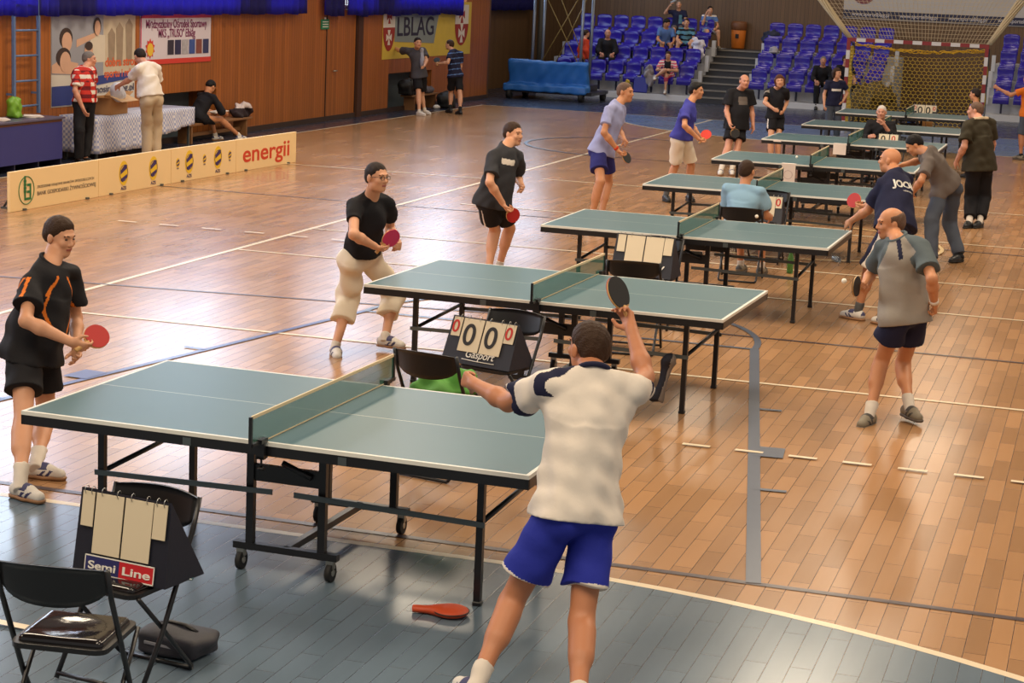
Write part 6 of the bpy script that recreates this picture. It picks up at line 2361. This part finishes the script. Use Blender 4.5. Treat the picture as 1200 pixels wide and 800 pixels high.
make_person('person in orange tee and denim shorts at the right edge, one arm reaching out', stand(2.16, 30.0, 150, 1.70, arms={'l': ((-.12, .22, -.12), (-.16, .46, -.02)), 'r': ((.06, .02, -.28), (.06, .12, -.50))}),
            D_(v=FAR, build=1.0, skin='tan', hair='short', haircol='dark', shirt=cloth('bright_orange', S(214, 110, 30)), lower=(cJEAN, 'shorts', .95), sleeve=.6, loose=.02, shoe=shoeG, sock=(SOCKB, .04), lhand='open'))
make_person('person in red jacket standing in the stand behind the basketball stand', stand(-10.43, 43.0, 40, 1.62, z=.16), D_(v=.017, build=1.1, skin='fair', hair='short', haircol='brown', shirt=cORJ, sleeve=1.9, lower=(cCHAR, 'pants', 1.95), loose=.03, shoe=shoeB, shirtname='jacket', floor=.16))
make_person('bald man in black coat seated in the second row at the left', sit(-9.92, 43.55, -75, 1.78, .98, z=0, lean=.10, legs={'l': ((-.14, .36, 1.05), (-.13, .42, .65)), 'r': ((.14, .36, 1.05), (.13, .42, .65))}), D_(v=.017, build=1.2, skin='pink', hair='bald', shirt=cBLK, sleeve=1.95, lower=(cBLK, 'pants', 1.95), loose=.03, shoe=shoeB, shirtname='coat'))
make_person('dark haired person in blue shirt reading in the third row', sit(-8.45, 44.3, -68, 1.74, 1.38, lean=.18, hface=-20, hpitch=-25, legs={'l': ((-.13, .36, 1.45), (-.12, .42, 1.05)), 'r': ((.13, .36, 1.45), (.12, .42, 1.05))}), D_(v=.017, build=1.0, skin='warm', hair='full', haircol='black', shirt=cMIDB, sleeve=.7, lower=(cBLK, 'pants', 1.95), shoe=shoeB))
make_person('boy in dark tee on the top row drinking from a raised bottle', sit(-8.3, 45.15, -75, 1.66, 1.86, lean=.02, hpitch=15, arms={'r': ((.22, .02, -.06), (.10, .12, .16)), 'l': ((-.06, .1, -.26), (-.02, .3, -.3))}, legs={'l': ((-.12, .36, 1.86), (-.12, .42, 1.45)), 'r': ((.12, .36, 1.86), (.12, .42, 1.45))}), D_(v=.017, build=.9, skin='fair', hair='crop', haircol='grey', shirt=[cNAVY, cTEAL], pred=patch_pred(.2, .75, -.18, -.02), sleeve=.6, lower=(cTAUPE, 'shorts', .9), shoe=shoeW))
b = MB(); b.tube([(0, 0, 0), (-.02, 0, .12), (-.03, 0, .2)], [.032, .032, .014], 10); o = b.build('bottle', mat('bottle_clear', S(200, 206, 210), .15, trans=.5)); o.location = (-8.52, 45.06, 2.6); o.rotation_euler = (0, R(70), R(20)); tag(o, 'clear bottle raised by the drinking boy on the top row', 'bottle')
make_person('person in teal striped tee in the third row, knees up', sit(-7.85, 44.25, -80, 1.74, 1.38, lean=.08, legs={'l': ((-.18, .34, 1.58), (-.15, .42, 1.12)), 'r': ((.18, .34, 1.58), (.22, .36, 1.12))}), D_(v=.017, build=1.0, skin='fair', hair='crop', haircol='brown', shirt=[cTEAL, cBLK], pred=stripe_pred(.3, .11), sleeve=.6, lower=(cINDB, 'shorts', .8), shoe=shoeG))
make_person('boy in blue and white tee sitting at the top beside the stairs', sit(-7.45, 45.35, -60, 1.66, 1.78, lean=.10, arms={'r': ((.06, .16, -.22), (.02, .26, .06)), 'l': ((-.08, .08, -.26), (.02, .26, -.32))}, legs={'l': ((-.20, .36, 1.86), (-.24, .34, 1.45)), 'r': ((.14, .36, 1.86), (.14, .42, 1.45))}), D_(v=.017, build=.92, skin='fair', hair='short', haircol='dark', shirt=[cMIDB, cWHT], pred=stripe_pred(.33, .06), sleeve=.6, lower=(cGREY, 'shorts', .8), shoe=shoeG))
make_person('woman in pink sitting with crossed legs in the front row', sit(-7.95, 42.66, -85, 1.62, .56, lean=.10, hpitch=-10, arms={'r': ((.12, .14, -.24), (-.02, .30, -.22)), 'l': ((-.12, .14, -.24), (.02, .30, -.22))}, legs={'r': ((.02, .42, .82), (.30, .40, .62)), 'l': ((-.02, .36, .68), (-.02, .42, .26))}), D_(v=.017, build=1.0, skin='fair', hair='short', haircol='brown', shirt=[cPINK, cBLK, cWHT], pred=lambda L: np.where((np.abs(L['r']) < .10) & (L['f'] > 0), 1, np.where((L['u'] % .16) < .06, 2, 0)), sleeve=.75, lower=(cloth('rose', S(170, 60, 84)), 'pants', 1.45), lloose=.012, shoe=shoeW, sock=(SOCKW, .03)))
make_person('person writing on a pad, seated on the brown bench at the left wall', sit(-11.46, 21.45, 68, 1.70, .35, lean=.26, hpitch=-45, arms={'r': ((.08, .12, -.25), (-.02, .32, -.30)), 'l': ((-.08, .12, -.25), (.02, .32, -.30))}, legs={'r': ((.10, .42, .40), (.12, .86, .10)), 'l': ((-.12, .36, .46), (-.12, .50, .09))}), D_(v=.012, build=1.0, skin='warm', hair='short', haircol='black', shirt=cBLK, sleeve=1.1, lower=(cBLK, 'shorts', .8), sock=(SOCKW, .06), shoe=shoeW))
b = MB(); b.box((0, 0, 0), (.24, .32, .012), rot=euler(R(6), 0, 0)); b.box((0, 0, .009), (.21, .29, .004), rot=euler(R(6), 0, 0)); o = b.build('writing_pad', mat('paper_white', S(226, 214, 204), .7)); o.location = (-11.34, 21.92, .52); o.rotation_euler = (0, 0, R(-22)); tag(o, 'white writing pad on the lap of the person on the brown bench', 'pad')
b = MB(); b.tube([(0, -.03, -.07), (0, .0, .0), (0, .05, 0), (.01, .22, 0), (0, .36, 0)], [.04, .05, .05, .055, .05], 10); o = b.build('towel', mat('towel_pale', S(150, 150, 164), .85, bump=.3, bscale=14)); tag(o, 'pale towel over the shoulder of the man leaning on the wall', 'towel')
q = POSES['p22']; o.location = tuple(np.array(q['ls']) + np.array([.03, -.17, -.02])); o.rotation_euler = (R(-112), 0, R(32))
